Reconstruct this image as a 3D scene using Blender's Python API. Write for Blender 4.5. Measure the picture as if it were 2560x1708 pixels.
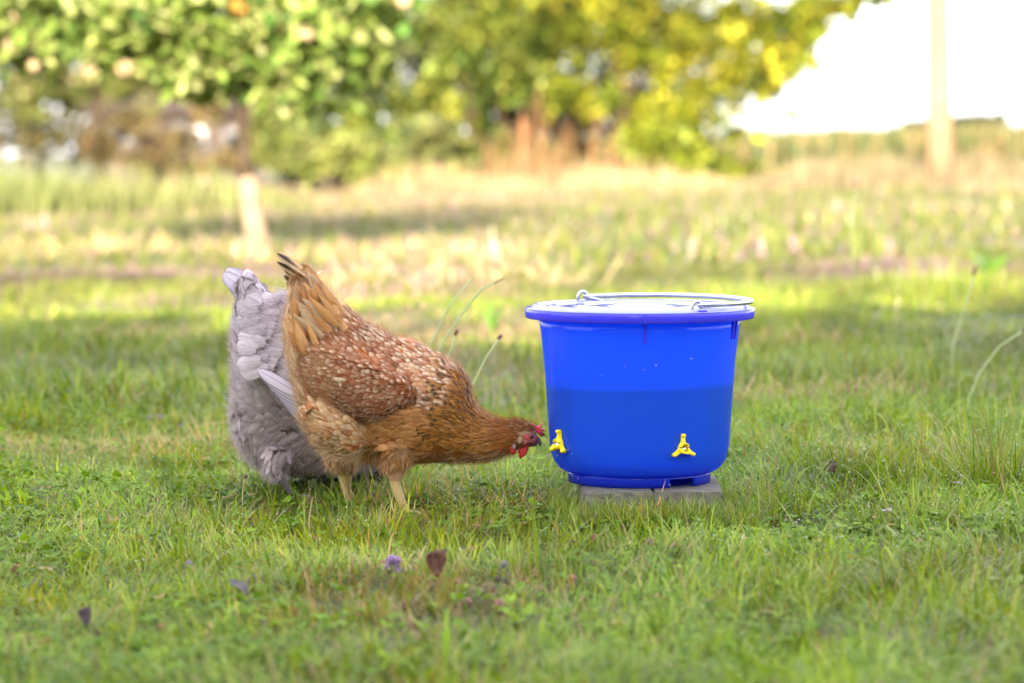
import bpy, bmesh, math, random
import numpy as np
from mathutils import Vector, Matrix, Euler
from mathutils.bvhtree import BVHTree
from mathutils.kdtree import KDTree
random.seed(7); rng = np.random.default_rng(11)
for o in list(bpy.data.objects): bpy.data.objects.remove(o)
S = bpy.context.scene; COL = S.collection
R = math.radians
# ------------------------------------------------------------------ camera
FPX = 7800.0; CAMZ = 0.59; PITCH = R(3.63); ROLL = R(1.3); DF = 4.9
F_ = Vector((0, math.cos(PITCH), -math.sin(PITCH)))
r0 = Vector((1, 0, 0)); u0 = Vector((0, math.sin(PITCH), math.cos(PITCH)))
Rv = r0*math.cos(ROLL) - u0*math.sin(ROLL); Uv = u0*math.cos(ROLL) + r0*math.sin(ROLL)
CP = Vector((0, 0, CAMZ))
cam = bpy.data.cameras.new('camera'); camo = bpy.data.objects.new('camera', cam); COL.objects.link(camo)
M = Matrix.Identity(4)
for i in range(3):
    M[i][0] = Rv[i]; M[i][1] = Uv[i]; M[i][2] = -F_[i]; M[i][3] = CP[i]
camo.matrix_world = M
cam.sensor_width = 36; cam.lens = FPX/2560*36
cam.clip_start = 0.05; cam.clip_end = 6000
cam.dof.use_dof = True; cam.dof.focus_distance = 4.87; cam.dof.aperture_fstop = 4.0
S.camera = camo
# ------------------------------------------------------------------ light
SUN_EL, SUN_AZ_X = R(15), 0.085         # light travels away from the camera, a little to the right
world = bpy.data.worlds.new('World'); S.world = world; world.use_nodes = True
nt = world.node_tree; nt.nodes.clear()
sky = nt.nodes.new('ShaderNodeTexSky'); sky.sky_type = 'NISHITA'; sky.sun_disc = False
ldir = Vector((SUN_AZ_X, 1, 0)).normalized()*math.cos(SUN_EL); ldir.z = -math.sin(SUN_EL)
sky.sun_elevation = SUN_EL; sky.sun_rotation = math.atan2(-ldir.x, -ldir.y)
sky.air_density = 1.0; sky.dust_density = 1.0; sky.ozone_density = 1.0
bw = nt.nodes.new('ShaderNodeRGBToBW'); mx = nt.nodes.new('ShaderNodeMix'); mx.data_type = 'RGBA'
mx.inputs[0].default_value = 0.78
bg = nt.nodes.new('ShaderNodeBackground'); bg.inputs['Strength'].default_value = 0.15
wo = nt.nodes.new('ShaderNodeOutputWorld')
L = nt.links
L.new(sky.outputs[0], bw.inputs[0]); L.new(sky.outputs[0], mx.inputs[6]); L.new(bw.outputs[0], mx.inputs[7])
hz = nt.nodes.new('ShaderNodeMix'); hz.data_type = 'RGBA'; hz.inputs[0].default_value = 0.86     # thin even cloud veil over the clear sky
hz.inputs[7].default_value = (.98, .98, 1.02, 1); L.new(mx.outputs[2], hz.inputs[6]); L.new(hz.outputs[2], bg.inputs['Color']); L.new(bg.outputs[0], wo.inputs[0])
sun = bpy.data.lights.new('sun', 'SUN'); sun.energy = 2.0; sun.angle = R(0.5); sun.color = (1.0, 0.82, 0.60)
suno = bpy.data.objects.new('sun', sun); COL.objects.link(suno)
suno.rotation_euler = ldir.to_track_quat('-Z', 'Y').to_euler()
vs = S.view_settings; vs.view_transform = 'Standard'; vs.look = 'None'; vs.gamma = 1; vs.exposure = 4.2
try: vs.use_curve_mapping = False
except Exception: pass
S.render.engine = 'CYCLES'
cy = S.cycles
cy.max_bounces = 8; cy.diffuse_bounces = 3; cy.glossy_bounces = 3; cy.transmission_bounces = 6
cy.transparent_max_bounces = 12; cy.use_denoising = True; cy.sample_clamp_indirect = 8
cy.caustics_reflective = False; cy.caustics_refractive = False
try: cy.denoiser = 'OPENIMAGEDENOISE'
except Exception: pass

# ------------------------------------------------------------------ helpers
def P(px, py, y):
    """point at world depth y seen at photograph pixel (px, py): used to take measurements"""
    d = F_ + Rv*((px-1280)/FPX) + Uv*((854-py)/FPX)
    return CP + d*(y/d.y)
def G(px, py, z=0.0):
    d = F_ + Rv*((px-1280)/FPX) + Uv*((854-py)/FPX)
    return CP + d*((z-CAMZ)/d.z)
def W2P(p):
    v = Vector(p)-CP; f = v.dot(F_)
    return 1280+FPX*v.dot(Rv)/f, 854-FPX*v.dot(Uv)/f
def lattice(seed, n=64):
    return np.random.default_rng(seed).random((n, n))
_LAT = [lattice(100+i) for i in range(8)]
def vnoise(x, y, sc, k=0):
    x = np.asarray(x, float)*sc+17.3; y = np.asarray(y, float)*sc+9.1
    xi = np.floor(x).astype(int); yi = np.floor(y).astype(int); fx = x-xi; fy = y-yi
    fx = fx*fx*(3-2*fx); fy = fy*fy*(3-2*fy); l = _LAT[k]; n = 64
    a = l[xi % n, yi % n]; b = l[(xi+1) % n, yi % n]; c = l[xi % n, (yi+1) % n]; d = l[(xi+1) % n, (yi+1) % n]
    return (a*(1-fx)+b*fx)*(1-fy)+(c*(1-fx)+d*fx)*fy
def gh(x, y):
    """ground height"""
    x = np.asarray(x, float); y = np.asarray(y, float)
    near = np.clip((7-y)/3, 0, 1)
    amp = 0.012 + 0.03*(1-near)
    h = (vnoise(x, y, 1.1, 1)-0.5)*2*amp + (vnoise(x, y, 4.0, 2)-0.5)*0.020 + (vnoise(x, y, 11.0, 6)-.5)*.010*near
    flat = np.clip(1.4-np.hypot(x-0.21, y-4.86)/0.22, 0, 1)
    return h*(1-flat)
def gz(p): return float(gh(np.array([p[0]]), np.array([p[1]]))[0])
def on_ground(px, py):
    p = G(px, py); z = gz(p); p = G(px, py, z); p.z = gz(p); return p
def tag(o, label=None, cat=None, group=None, kind=None):
    if label: o['label'] = label
    if cat: o['category'] = cat
    if group: o['group'] = group
    if kind: o['kind'] = kind
    return o
def empty(name, loc, label, cat, group=None):
    o = bpy.data.objects.new(name, None); COL.objects.link(o); o.location = loc; o.empty_display_size = .05
    return tag(o, label, cat, group)
def link(name, me, mat, parent=None, loc=None):
    o = bpy.data.objects.new(name, me); COL.objects.link(o)
    if mat is not None:
        for m in (mat if isinstance(mat, (list, tuple)) else [mat]): me.materials.append(m)
    if parent is not None: o.parent = parent
    if loc is not None: o.location = loc
    return o
def bm_obj(name, bm, mat, parent=None, smooth=True, loc=None):
    me = bpy.data.meshes.new(name); bm.normal_update(); bm.to_mesh(me); bm.free()
    if smooth:
        for p in me.polygons: p.use_smooth = True
    return link(name, me, mat, parent, loc)
def np_mesh(name, V, Fc, attrs=None, uv=None, smooth=True):
    """V (n,3); Fc list of (m,k) int arrays"""
    me = bpy.data.meshes.new(name)
    V = np.ascontiguousarray(V, dtype=np.float32)
    me.vertices.add(len(V)); me.vertices.foreach_set('co', V.ravel())
    loops = np.concatenate([f.ravel() for f in Fc]).astype(np.int32)
    tot = np.concatenate([np.full(len(f), f.shape[1]) for f in Fc]).astype(np.int32)
    st = np.concatenate([[0], np.cumsum(tot)[:-1]]).astype(np.int32)
    me.loops.add(len(loops)); me.loops.foreach_set('vertex_index', loops)
    me.polygons.add(len(tot)); me.polygons.foreach_set('loop_start', st)
    try: me.polygons.foreach_set('loop_total', tot)
    except Exception: pass
    if smooth: me.polygons.foreach_set('use_smooth', np.ones(len(tot), dtype=bool))
    me.update(calc_edges=True)
    for k, a in (attrs or {}).items():
        at = me.attributes.new(k, 'FLOAT_COLOR', 'POINT')
        a = np.asarray(a, np.float32)
        if a.shape[1] == 3: a = np.concatenate([a, np.ones((len(a), 1), np.float32)], 1)
        at.data.foreach_set('color', a.ravel())
    if uv is not None:
        ul = me.uv_layers.new(name='UVMap'); ul.data.foreach_set('uv', np.asarray(uv, np.float32)[loops].ravel())
    return me
def norm(a): return a/np.maximum(np.linalg.norm(a, axis=-1, keepdims=True), 1e-9)

# materials -----------------------------------------------------------
def mat(name):
    m = bpy.data.materials.new(name); m.use_nodes = True; n = m.node_tree; n.nodes.clear()
    out = n.nodes.new('ShaderNodeOutputMaterial'); return m, n, out
def N(n, t, **kw):
    x = n.nodes.new(t)
    for k, v in kw.items():
        if k.startswith('i_'): x.inputs[k[2:].replace('_', ' ')].default_value = v
        else: setattr(x, k, v)
    return x
def principled(name, col, rough=.5, spec=.5, noise=None, bump=None, metal=0, sub=0, coat=0):
    m, n, out = mat(name)
    b = N(n, 'ShaderNodeBsdfPrincipled'); b.inputs['Base Color'].default_value = (*col, 1)
    b.inputs['Roughness'].default_value = rough; b.inputs['Metallic'].default_value = metal
    b.inputs['Specular IOR Level'].default_value = spec
    if sub: b.inputs['Subsurface Weight'].default_value = sub; b.inputs['Subsurface Scale'].default_value = .004
    if coat: b.inputs['Coat Weight'].default_value = coat
    tc = N(n, 'ShaderNodeTexCoord')
    if noise:
        sc, amt, col2 = noise
        t = N(n, 'ShaderNodeTexNoise'); t.inputs['Scale'].default_value = sc; t.inputs['Detail'].default_value = 6
        n.links.new(tc.outputs['Object'], t.inputs['Vector'])
        rp = N(n, 'ShaderNodeValToRGB'); rp.color_ramp.elements[0].position = .5-amt/2; rp.color_ramp.elements[1].position = .5+amt/2
        rp.color_ramp.elements[0].color = (*col, 1); rp.color_ramp.elements[1].color = (*col2, 1)
        n.links.new(t.outputs[0], rp.inputs[0]); n.links.new(rp.outputs[0], b.inputs['Base Color'])
    if bump:
        sc, st = bump
        t = N(n, 'ShaderNodeTexNoise'); t.inputs['Scale'].default_value = sc; t.inputs['Detail'].default_value = 5
        n.links.new(tc.outputs['Object'], t.inputs['Vector'])
        bp = N(n, 'ShaderNodeBump'); bp.inputs['Strength'].default_value = st; bp.inputs['Distance'].default_value = .002
        n.links.new(t.outputs[0], bp.inputs['Height']); n.links.new(bp.outputs[0], b.inputs['Normal'])
    n.links.new(b.outputs[0], out.inputs[0]); return m
def leafy(name, rough=.45, transl=.35, spec=.5, gain=1.0):
    """thin leaf: colour from the mesh's own colour attribute"""
    m, n, out = mat(name)
    a = N(n, 'ShaderNodeAttribute', attribute_name='col')
    b = N(n, 'ShaderNodeBsdfPrincipled'); b.inputs['Roughness'].default_value = rough
    b.inputs['Specular IOR Level'].default_value = spec
    t = N(n, 'ShaderNodeBsdfTranslucent'); ms = N(n, 'ShaderNodeMixShader'); ms.inputs[0].default_value = transl
    hs = N(n, 'ShaderNodeMix', data_type='RGBA', blend_type='MULTIPLY'); hs.inputs[0].default_value = 1
    hs.inputs[7].default_value = (1.25*gain, 1.2*gain, .55*gain, 1)
    n.links.new(a.outputs['Color'], b.inputs['Base Color']); n.links.new(a.outputs['Color'], hs.inputs[6])
    n.links.new(hs.outputs[2], t.inputs['Color'])
    n.links.new(b.outputs[0], ms.inputs[1]); n.links.new(t.outputs[0], ms.inputs[2]); n.links.new(ms.outputs[0], out.inputs[0])
    return m
M_GRASS = leafy('grass_blades', rough=.38, transl=.38, spec=.42)
M_CLOV = leafy('clover_leaves', rough=.6, transl=.35, spec=.25)
M_LEAF = leafy('tree_leaves', rough=.5, transl=.3)
M_DRY = leafy('dry_plants', rough=.7, transl=.2, spec=.2)

# ground material
m, n, out = mat('meadow_soil'); M_GROUND = m
tc = N(n, 'ShaderNodeTexCoord'); t1 = N(n, 'ShaderNodeTexNoise'); t1.inputs['Scale'].default_value = 1.3; t1.inputs['Detail'].default_value = 8
t2 = N(n, 'ShaderNodeTexNoise'); t2.inputs['Scale'].default_value = 60; t2.inputs['Detail'].default_value = 6
r1 = N(n, 'ShaderNodeValToRGB'); e = r1.color_ramp.elements
e[0].position = .38; e[0].color = (.045, .075, .015, 1); e[1].position = .66; e[1].color = (.15, .13, .05, 1)
r2 = N(n, 'ShaderNodeValToRGB'); e = r2.color_ramp.elements
e[0].position = .35; e[0].color = (.3, .3, .3, 1); e[1].position = .7; e[1].color = (1, 1, 1, 1)
mm = N(n, 'ShaderNodeMix', data_type='RGBA', blend_type='MULTIPLY'); mm.inputs[0].default_value = .8
b = N(n, 'ShaderNodeBsdfPrincipled'); b.inputs['Roughness'].default_value = .9
n.links.new(tc.outputs['Object'], t1.inputs[0]); n.links.new(tc.outputs['Object'], t2.inputs[0])
n.links.new(t1.outputs[0], r1.inputs[0]); n.links.new(t2.outputs[0], r2.inputs[0])
n.links.new(r1.outputs[0], mm.inputs[6]); n.links.new(r2.outputs[0], mm.inputs[7]); n.links.new(mm.outputs[2], b.inputs['Base Color'])
n.links.new(b.outputs[0], out.inputs[0])

# ------------------------------------------------------------------ ground sheet
def build_ground():
    ys = np.concatenate([np.linspace(-40, 2.5, 12), np.linspace(2.7, 9, 64), np.linspace(9.3, 24, 50), np.linspace(25, 90, 40), np.array([120, 200, 400, 900, 1800, 4000])])
    us = np.linspace(-1, 1, 90)
    us = np.sign(us)*np.abs(us)**1.8
    V = []
    for y in ys:
        half = 30+abs(y)*1.2
        xs = us*half; h = gh(xs, np.full_like(xs, y)) if y < 90 else np.zeros_like(xs)
        V.append(np.stack([xs, np.full_like(xs, y), h], 1))
    V = np.concatenate(V); nu = len(us); ny = len(ys)
    i = np.arange(ny-1)[:, None]*nu+np.arange(nu-1)[None]; i = i.ravel()
    Fq = np.stack([i, i+1, i+nu+1, i+nu], 1)
    o = link('ground', np_mesh('ground', V, [Fq]), M_GROUND); tag(o, kind='structure')
build_ground()

# ------------------------------------------------------------------ grass
def blades(x, y, h, w, az, lean, curl, col, seg=3, z0=None):
    n = len(x); z = gh(x, y) if z0 is None else z0
    base = np.stack([x, y, z-.004], 1)
    d = np.stack([np.cos(az), np.sin(az), np.zeros(n)], 1)
    side = np.stack([-np.sin(az), np.cos(az), np.zeros(n)], 1)
    # side turned a random bit so blades are not all flat to their lean
    V = np.zeros((n, 2*seg+1, 3)); C = np.zeros((n, 2*seg+1, 3))
    pos = base.copy(); ang = lean.copy()
    for k in range(seg+1):
        ww = w*(1-(k/seg)**2*.9)
        if k < seg:
            V[:, 2*k] = pos-side*ww[:, None]/2; V[:, 2*k+1] = pos+side*ww[:, None]/2
            C[:, 2*k] = C[:, 2*k+1] = col*(0.88+.12*k/seg)  # darker towards the root: shade at the foot put into the colour
            stp = (h/seg)[:, None]*(np.sin(ang)[:, None]*d+np.cos(ang)[:, None]*np.array([0, 0, 1.]))
            pos = pos+stp; ang = ang+curl/seg
        else:
            V[:, 2*seg] = pos; C[:, 2*seg] = col*1.05
    off = (np.arange(n)*(2*seg+1))[:, None]
    Q = [off+np.array([[2*k, 2*k+1, 2*k+3, 2*k+2]]) for k in range(seg-1)]
    T = off+np.array([[2*seg-2, 2*seg-1, 2*seg]])
    return V.reshape(-1, 3), C.reshape(-1, 3), np.concatenate(Q) if Q else None, T
def grass_obj(name, parts, material=M_GRASS, label=None, parent=None):
    V = []; C = []; Qs = []; Ts = []; o = 0
    for v, c, q, t in parts:
        V.append(v); C.append(c)
        if q is not None: Qs.append(q+o)
        Ts.append(t+o); o += len(v)
    Fc = []
    if Qs: Fc.append(np.concatenate(Qs))
    Fc.append(np.concatenate(Ts))
    ob = link(name, np_mesh(name, np.concatenate(V), Fc, {'col': np.concatenate(C)}), material, parent)
    return ob
def pal(n, dry=0.12, base=((.125, .215, .014), (.20, .28, .018), (.085, .165, .014), (.27, .32, .035))):
    b = np.array(base); i = rng.integers(0, len(b), n); j = rng.integers(0, len(b), n); f = rng.random((n, 1))
    c = b[i]*f+b[j]*(1-f); c *= rng.uniform(.75, 1.25, (n, 1))
    k = rng.random(n) < dry
    dc = np.array([.32, .24, .11])*rng.uniform(.6, 1.25, (n, 1))
    c[k] = dc[k]; return c
def field(n, y0, y1, marg, bias=1.0):
    """points in a trapezoid widening with distance"""
    u = rng.random(n)
    a = .17; # half width per metre
    hy = lambda y: a*y+marg
    # sample y by area
    k = rng.random(n*3)*(y1-y0)+y0; keep = rng.random(n*3) < hy(k)/hy(y1)/1.0
    k = k[keep][:n]; x = (rng.random(len(k))*2-1)*hy(k)
    return x, k
PAV = (.10, .33, 4.72, 4.99)
def notpaver(x, y):
    return ~((x > PAV[0]-.004) & (x < PAV[1]+.004) & (y > PAV[2]-.004) & (y < PAV[3]+.004))
def pick(k, *a): return [q[k] for q in a]
def leaf_cards(x, y, z, size, aspect, tilt, az, col, fold=.25):
    n = len(x); u = np.stack([np.cos(az)*np.cos(tilt), np.sin(az)*np.cos(tilt), np.sin(tilt)], 1)
    s = np.stack([-np.sin(az), np.cos(az), np.zeros(n)], 1); nn = np.cross(u, s)
    base = np.stack([x, y, z], 1); sz = size[:, None]; w = sz*aspect
    pts = [base, base+u*sz*.35-s*w*.5+nn*w*-fold, base+u*sz*.8-s*w*.38-nn*w*fold, base+u*sz, base+u*sz*.8+s*w*.38-nn*w*fold, base+u*sz*.35+s*w*.5-nn*w*fold, base+u*sz*.55]
    V = np.stack(pts, 1).reshape(-1, 3); off = (np.arange(n)*7)[:, None]
    T = np.concatenate([off+np.array([[6, a, b]]) for a, b in ((0, 1), (1, 2), (2, 3), (3, 4), (4, 5), (5, 0))])
    return V, np.repeat(col, 7, 0), None, T
# near lawn
def dryfrac(x, y):
    return np.clip((vnoise(x, y, 2.2, 3)-.62)*3.2, 0, .8)
NP_ = []
x, y = field(150000, 3.0, 6.6, .35); x, y = pick(notpaver(x, y), x, y); n_ = len(x)
cl = vnoise(x, y, 9, 4); c2 = vnoise(x, y, 2.5, 5)
c3 = vnoise(x, y, 24, 1); h = (.010+.030*cl*c3*1.6+.014*c2)*rng.uniform(.6, 1.6, n_)
c = pal(n_, .06); dk = rng.random(n_) < dryfrac(x, y)*.8
c[dk] = np.array([.34, .25, .13])*rng.uniform(.6, 1.2, (dk.sum(), 1))
tint = vnoise(x, y, 5, 6)[:, None]; c = c*(.62+.85*tint)*(.74+.68*c3[:, None]); c[:, 0] *= (.85+.4*vnoise(x, y, 1.7, 7))  # shorter gaps coloured darker, putting shade between clumps into the blades
NP_.append(blades(x, y, h*1.15, rng.uniform(.0014, .0036, n_), vnoise(x, y, 6, 5)*9+rng.normal(0, .9, n_), np.abs(rng.normal(.8, .4, n_)), rng.uniform(0, 1.3, n_), c, 3))
# longer arching blades, more to the right
x, y = field(16000, 3.1, 6.6, .35); x, y = pick(notpaver(x, y), x, y)
keep = rng.random(len(x)) < np.clip(.18+.9*(vnoise(x, y, 3.3, 2)-.35)+.35*(x > .35), 0, 1); x, y = x[keep], y[keep]; n_ = len(x)
NP_.append(blades(x, y, rng.uniform(.05, .115, n_)*(1+.25*(x > .4)), rng.uniform(.0013, .0034, n_), rng.random(n_)*6.283, np.abs(rng.normal(.6, .35, n_)), rng.uniform(.4, 1.5, n_), pal(n_, .1), 5))
lawn = grass_obj('lawn_grass', NP_)
tag(lawn, kind='stuff', label='short green meadow grass covering the shaded foreground', cat='grass')
TX = []
for q in range(520):
    y_ = 3.1+3.6*rng.random(); x_ = (rng.random()*2-1)*(.17*y_+.3)
    if not (PAV[0]-.03 < x_ < PAV[1]+.03 and 4.55 < y_ < 5.05) and vnoise(np.array([x_]), np.array([y_]), 2.7, 0)[0] > .38: TX.append((x_, y_))
def coarse():
    P_ = []
    for x_, y_ in TX:
        n = rng.integers(14, 34); r = rng.uniform(.012, .035)*np.sqrt(rng.random(n)); a = rng.random(n)*6.283; g = rng.uniform(.75, 1.2)
        P_.append(blades(x_+r*np.cos(a), y_+r*np.sin(a), rng.uniform(.03, .075, n), rng.uniform(.0022, .0046, n), a+rng.normal(0, .5, n), np.abs(rng.normal(.7, .35, n)), rng.uniform(.3, 1.4, n), pal(n, .05)*g, 4))
    return P_
o = grass_obj('coarse_grass', coarse()); tag(o, kind='stuff', label='coarser clumps of broad grass blades spread over the lawn', cat='grass')
MX = []
for q in range(900):
    y_ = 6.5+8*rng.random(); x_ = (rng.random()*2-1)*(.17*y_+.6)
    if vnoise(np.array([x_]), np.array([y_]), 1.2, 0)[0] < .45: continue
    n = rng.integers(14, 30); r = rng.uniform(.03, .12)*np.sqrt(rng.random(n)); a = rng.random(n)*6.283; g = rng.uniform(.55, 1.15)
    MX.append(blades(x_+r*np.cos(a), y_+r*np.sin(a), rng.uniform(.045, .12, n), rng.uniform(.004, .009, n), a+rng.normal(0, .5, n), np.abs(rng.normal(.7, .35, n)), rng.uniform(.3, 1.4, n), pal(n, .08)*g*(np.array([.75, .65, 1.2]) if y_ > 11 else 1), 3))  # farther clumps muted in colour against the sunlight
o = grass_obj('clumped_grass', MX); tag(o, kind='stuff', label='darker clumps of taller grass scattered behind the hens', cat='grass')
# small broad-leaved weeds in the sward
x, y = field(3400, 3.0, 6.8, .3); x, y = pick(notpaver(x, y), x, y); k = vnoise(x, y, 2.1, 7) > .5; x, y = x[k], y[k]; n0 = len(x)
az0 = rng.random(n0)*6.283; sz = rng.uniform(.012, .024, n0); cc = pal(n0, .02, ((.12, .22, .015), (.19, .29, .02), (.09, .17, .015)))
parts = [leaf_cards(x, y, gh(x, y)+rng.uniform(.006, .022, n0), sz*rng.uniform(.7, 1.1, n0), rng.uniform(.4, .8), rng.uniform(.05, .7, n0), az0+j*1.257+rng.normal(0, .2, n0), cc*rng.uniform(.85, 1.15, (n0, 1)), .12) for j in range(5)]
o = grass_obj('lawn_weeds', parts, M_CLOV); tag(o, kind='stuff', label='small broad-leaved weeds in the near lawn', cat='weeds')
# brown bits and dead leaf fragments lying in the sward
x, y = field(900, 3.1, 7.5, .3); x, y = pick(notpaver(x, y), x, y); k = rng.random(len(x)) < .25+1.2*(np.hypot((x+.02)/.25, (y-4.2)/.22) < 1); x, y = x[k], y[k]; n0 = len(x)
o = grass_obj('leaf_litter', [leaf_cards(x, y, gh(x, y)+rng.uniform(.012, .030, n0), rng.uniform(.006, .015, n0), .5, rng.uniform(-.3, 1.0, n0), rng.random(n0)*6.283, np.array([.16, .08, .05])*rng.uniform(.4, 1.8, (n0, 1)), .3)], M_DRY); tag(o, kind='stuff', label='small brown dead leaf fragments scattered in the lawn', cat='leaf litter')
# tufts
def tuft_parts(cx, cy, n, rad, hmin, hmax, leanx=0, dry=.15, w=(.0012, .0026)):
    r = rad*np.sqrt(rng.random(n)); a = rng.random(n)*6.283
    x = cx+r*np.cos(a); y = cy+r*np.sin(a); az = a+rng.normal(0, .6, n)
    return blades(x, y, rng.uniform(hmin, hmax, n), rng.uniform(*w, n), az, np.abs(rng.normal(.25+leanx, .25, n)), rng.uniform(.2, 1.5, n), pal(n, dry), 6)
def tuft(px, py, n, rad, h0, h1, label, **k):
    p = on_ground(px, py)
    o = grass_obj('grass_tuft', [tuft_parts(p.x, p.y, n, rad, h0, h1, **k)])
    me = o.data; co = np.zeros(len(me.vertices)*3, np.float32); me.vertices.foreach_get('co', co); co = co.reshape(-1, 3)-np.array(p, np.float32)
    me.vertices.foreach_set('co', co.ravel()); o.location = p
    tag(o, label, 'grass tuft')
tuft(2490, 1215, 170, .055, .08, .20, 'tall fine-bladed grass tuft at the right edge of the frame')
tuft(1990, 1170, 34, .02, .06, .125, 'sparse upright grass tuft with dew right of the blue bucket')
tuft(2300, 1330, 130, .09, .05, .10, 'low matted grass tuft in front of the tall one on the right')
tuft(1610, 1290, 60, .07, .03, .075, 'thin blades of grass growing against the paving blocks under the bucket')
tuft(1880, 1275, 60, .06, .04, .09, 'arching grass tuft at the right corner of the paving blocks')
tuft(860, 1330, 90, .05, .025, .07, 'bright grass tuft in front of the brown hen\'s feet')
tuft(1350, 1440, 50, .035, .06, .13, 'tall blurred grass blades standing in the middle foreground')
tuft(470, 1340, 60, .08, .03, .08, 'flattened grass tuft left of the hens in the foreground')
tuft(1940, 1500, 160, .10, .03, .08, 'dense green grass hummock in the right foreground')
tuft(1180, 800, 110, .10, .08, .19, 'tall green grass tuft between the brown hen and the bucket')
tuft(1960, 800, 260, .25, .10, .20, 'thick dark green tuft of meadow grass behind the bucket')
tuft(2340, 760, 200, .22, .12, .26, 'tall leafy grass tuft in the right middle distance')
# clover and other small leaves
x, y = field(26000, 3.0, 6.8, .35); x, y = pick(notpaver(x, y), x, y)
k = rng.random(len(x)) < np.clip((vnoise(x, y, 3.1, 0)-.25)*1.8, .05, 1); x, y = x[k], y[k]
n0 = len(x); parts = []
az0 = rng.random(n0)*6.283; hz = rng.uniform(.008, .03, n0); sz = rng.uniform(.005, .011, n0); cc = pal(n0, .03, ((.11, .20, .012), (.17, .27, .02), (.08, .16, .015)))
for j in range(3):
    parts.append(leaf_cards(x, y, gh(x, y)+hz, sz, .95, rng.uniform(-.2, .5, n0), az0+j*2.094+rng.normal(0, .15, n0), cc))
clover = grass_obj('clover', parts, M_CLOV); tag(clover, kind='stuff', label='small clover leaves mixed through the near lawn', cat='clover')
# mid lawn
MP = []
x, y = field(160000, 6.5, 14.5, 1.0); n_ = len(x)
cl = vnoise(x, y, 3.2, 4); c2 = vnoise(x, y, 1.1, 5)
c = pal(n_, .10); dk = rng.random(n_) < np.clip((vnoise(x, y, .9, 3)-.55)*3.0, 0, .75)
c[dk] = np.array([.34, .25, .16])*rng.uniform(.6, 1.2, (dk.sum(), 1)); c *= (.5+.8*vnoise(x, y, 2, 6))[:, None]*(.7+.5*vnoise(x, y, 6, 1))[:, None]
fy = np.clip((y-9.5)/4, 0, 1)[:, None]; c = c*(1-fy)+c*np.array([.72, .60, 1.3])*fy  # colour toned down where the sun falls, countering its yellow glare
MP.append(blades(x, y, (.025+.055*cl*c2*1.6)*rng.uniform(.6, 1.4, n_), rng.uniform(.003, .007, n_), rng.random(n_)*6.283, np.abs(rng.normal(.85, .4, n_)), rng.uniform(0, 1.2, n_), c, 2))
o = grass_obj('meadow_grass', MP); tag(o, kind='stuff', label='uneven clumpy meadow grass behind the hens and the bucket', cat='grass')
# far lawn
x, y = field(135000, 14.3, 50, 3.5); n_ = len(x)
cl = vnoise(x, y, 1.2, 4); c = pal(n_, .15)*np.array([.66, .56, 1.5])  # palette muted to offset the sun's yellow brightness out here
strip = np.clip((y-26)/5, 0, 1)*.8
dk = rng.random(n_) < np.clip((vnoise(x, y, .5, 3)-.5)*1.6+strip, .05, .85)
c[dk] = np.array([.25, .19, .14])*rng.uniform(.7, 1.2, (dk.sum(), 1))
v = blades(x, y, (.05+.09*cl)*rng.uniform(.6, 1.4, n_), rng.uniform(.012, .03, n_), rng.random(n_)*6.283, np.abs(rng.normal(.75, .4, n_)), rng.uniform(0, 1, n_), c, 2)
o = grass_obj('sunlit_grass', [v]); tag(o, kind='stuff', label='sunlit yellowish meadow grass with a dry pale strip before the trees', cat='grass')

# ------------------------------------------------------------------ trees
def tube_bm(bm, pts, rad, seg=8, cap=True):
    pts = [Vector(p) for p in pts]; rings = []
    up = Vector((0, 0, 1)); prev = None
    for i, p in enumerate(pts):
        t = (pts[min(i+1, len(pts)-1)]-pts[max(i-1, 0)]).normalized()
        if prev is None:
            a = t.orthogonal().normalized()
        else:
            a = (prev-t*prev.dot(t)).normalized()
        prev = a; b = t.cross(a); r = rad[i] if hasattr(rad, '__len__') else rad
        rings.append([bm.verts.new(p+(a*math.cos(6.2832*k/seg)+b*math.sin(6.2832*k/seg))*r) for k in range(seg)])
    for i in range(len(rings)-1):
        for k in range(seg):
            bm.faces.new((rings[i][k], rings[i][(k+1) % seg], rings[i+1][(k+1) % seg], rings[i+1][k]))
    if cap:
        bm.faces.new(rings[0][::-1]); bm.faces.new(rings[-1])
    return rings
def crown_cards(blobs, n, size, cols, up=.3, cluster=0):
    """leaf cards spread through ellipsoid blobs (cx,cy,cz,rx,ry,rz,weight)"""
    B = np.array(blobs, float); wts = B[:, 6]/B[:, 6].sum(); i = rng.choice(len(B), n, p=wts)
    if cluster:
        nc = n//cluster; ci = rng.choice(len(B), nc, p=wts)
        d = norm(rng.normal(size=(nc, 3))); r = rng.random(nc)**.45
        cen = B[ci, :3]+d*B[ci, 3:6]*r[:, None]
        k = rng.integers(0, nc, n); cs = np.minimum(B[ci[k], 3:6].mean(1), B[ci[k], 3:6].min(1)*1.3)*.22
        pos = cen[k]+rng.normal(size=(n, 3))*cs[:, None]*.6
        shade = (rng.random(nc)**1.3*1.05+.35)[k]; hue = rng.random(nc)[k]
    else:
        d = norm(rng.normal(size=(n, 3))); r = rng.random(n)**.4
        pos = B[i, :3]+d*B[i, 3:6]*r[:, None]; shade = rng.uniform(.7, 1.3, n); hue = rng.random(n)
    C = np.array(cols); f = np.clip(hue+rng.normal(0, .15, n), 0, .999)*(len(C)-1); a = f.astype(int); f = (f-a)[:, None]
    col = (C[a]*(1-f)+C[np.minimum(a+1, len(C)-1)]*f)*shade[:, None]*rng.uniform(.85, 1.15, (n, 1))
    return leaf_cards(pos[:, 0], pos[:, 1], pos[:, 2], size*rng.uniform(.6, 1.35, n), .62, rng.uniform(-1.2, .9, n), rng.random(n)*6.283, col, .12)
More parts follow.
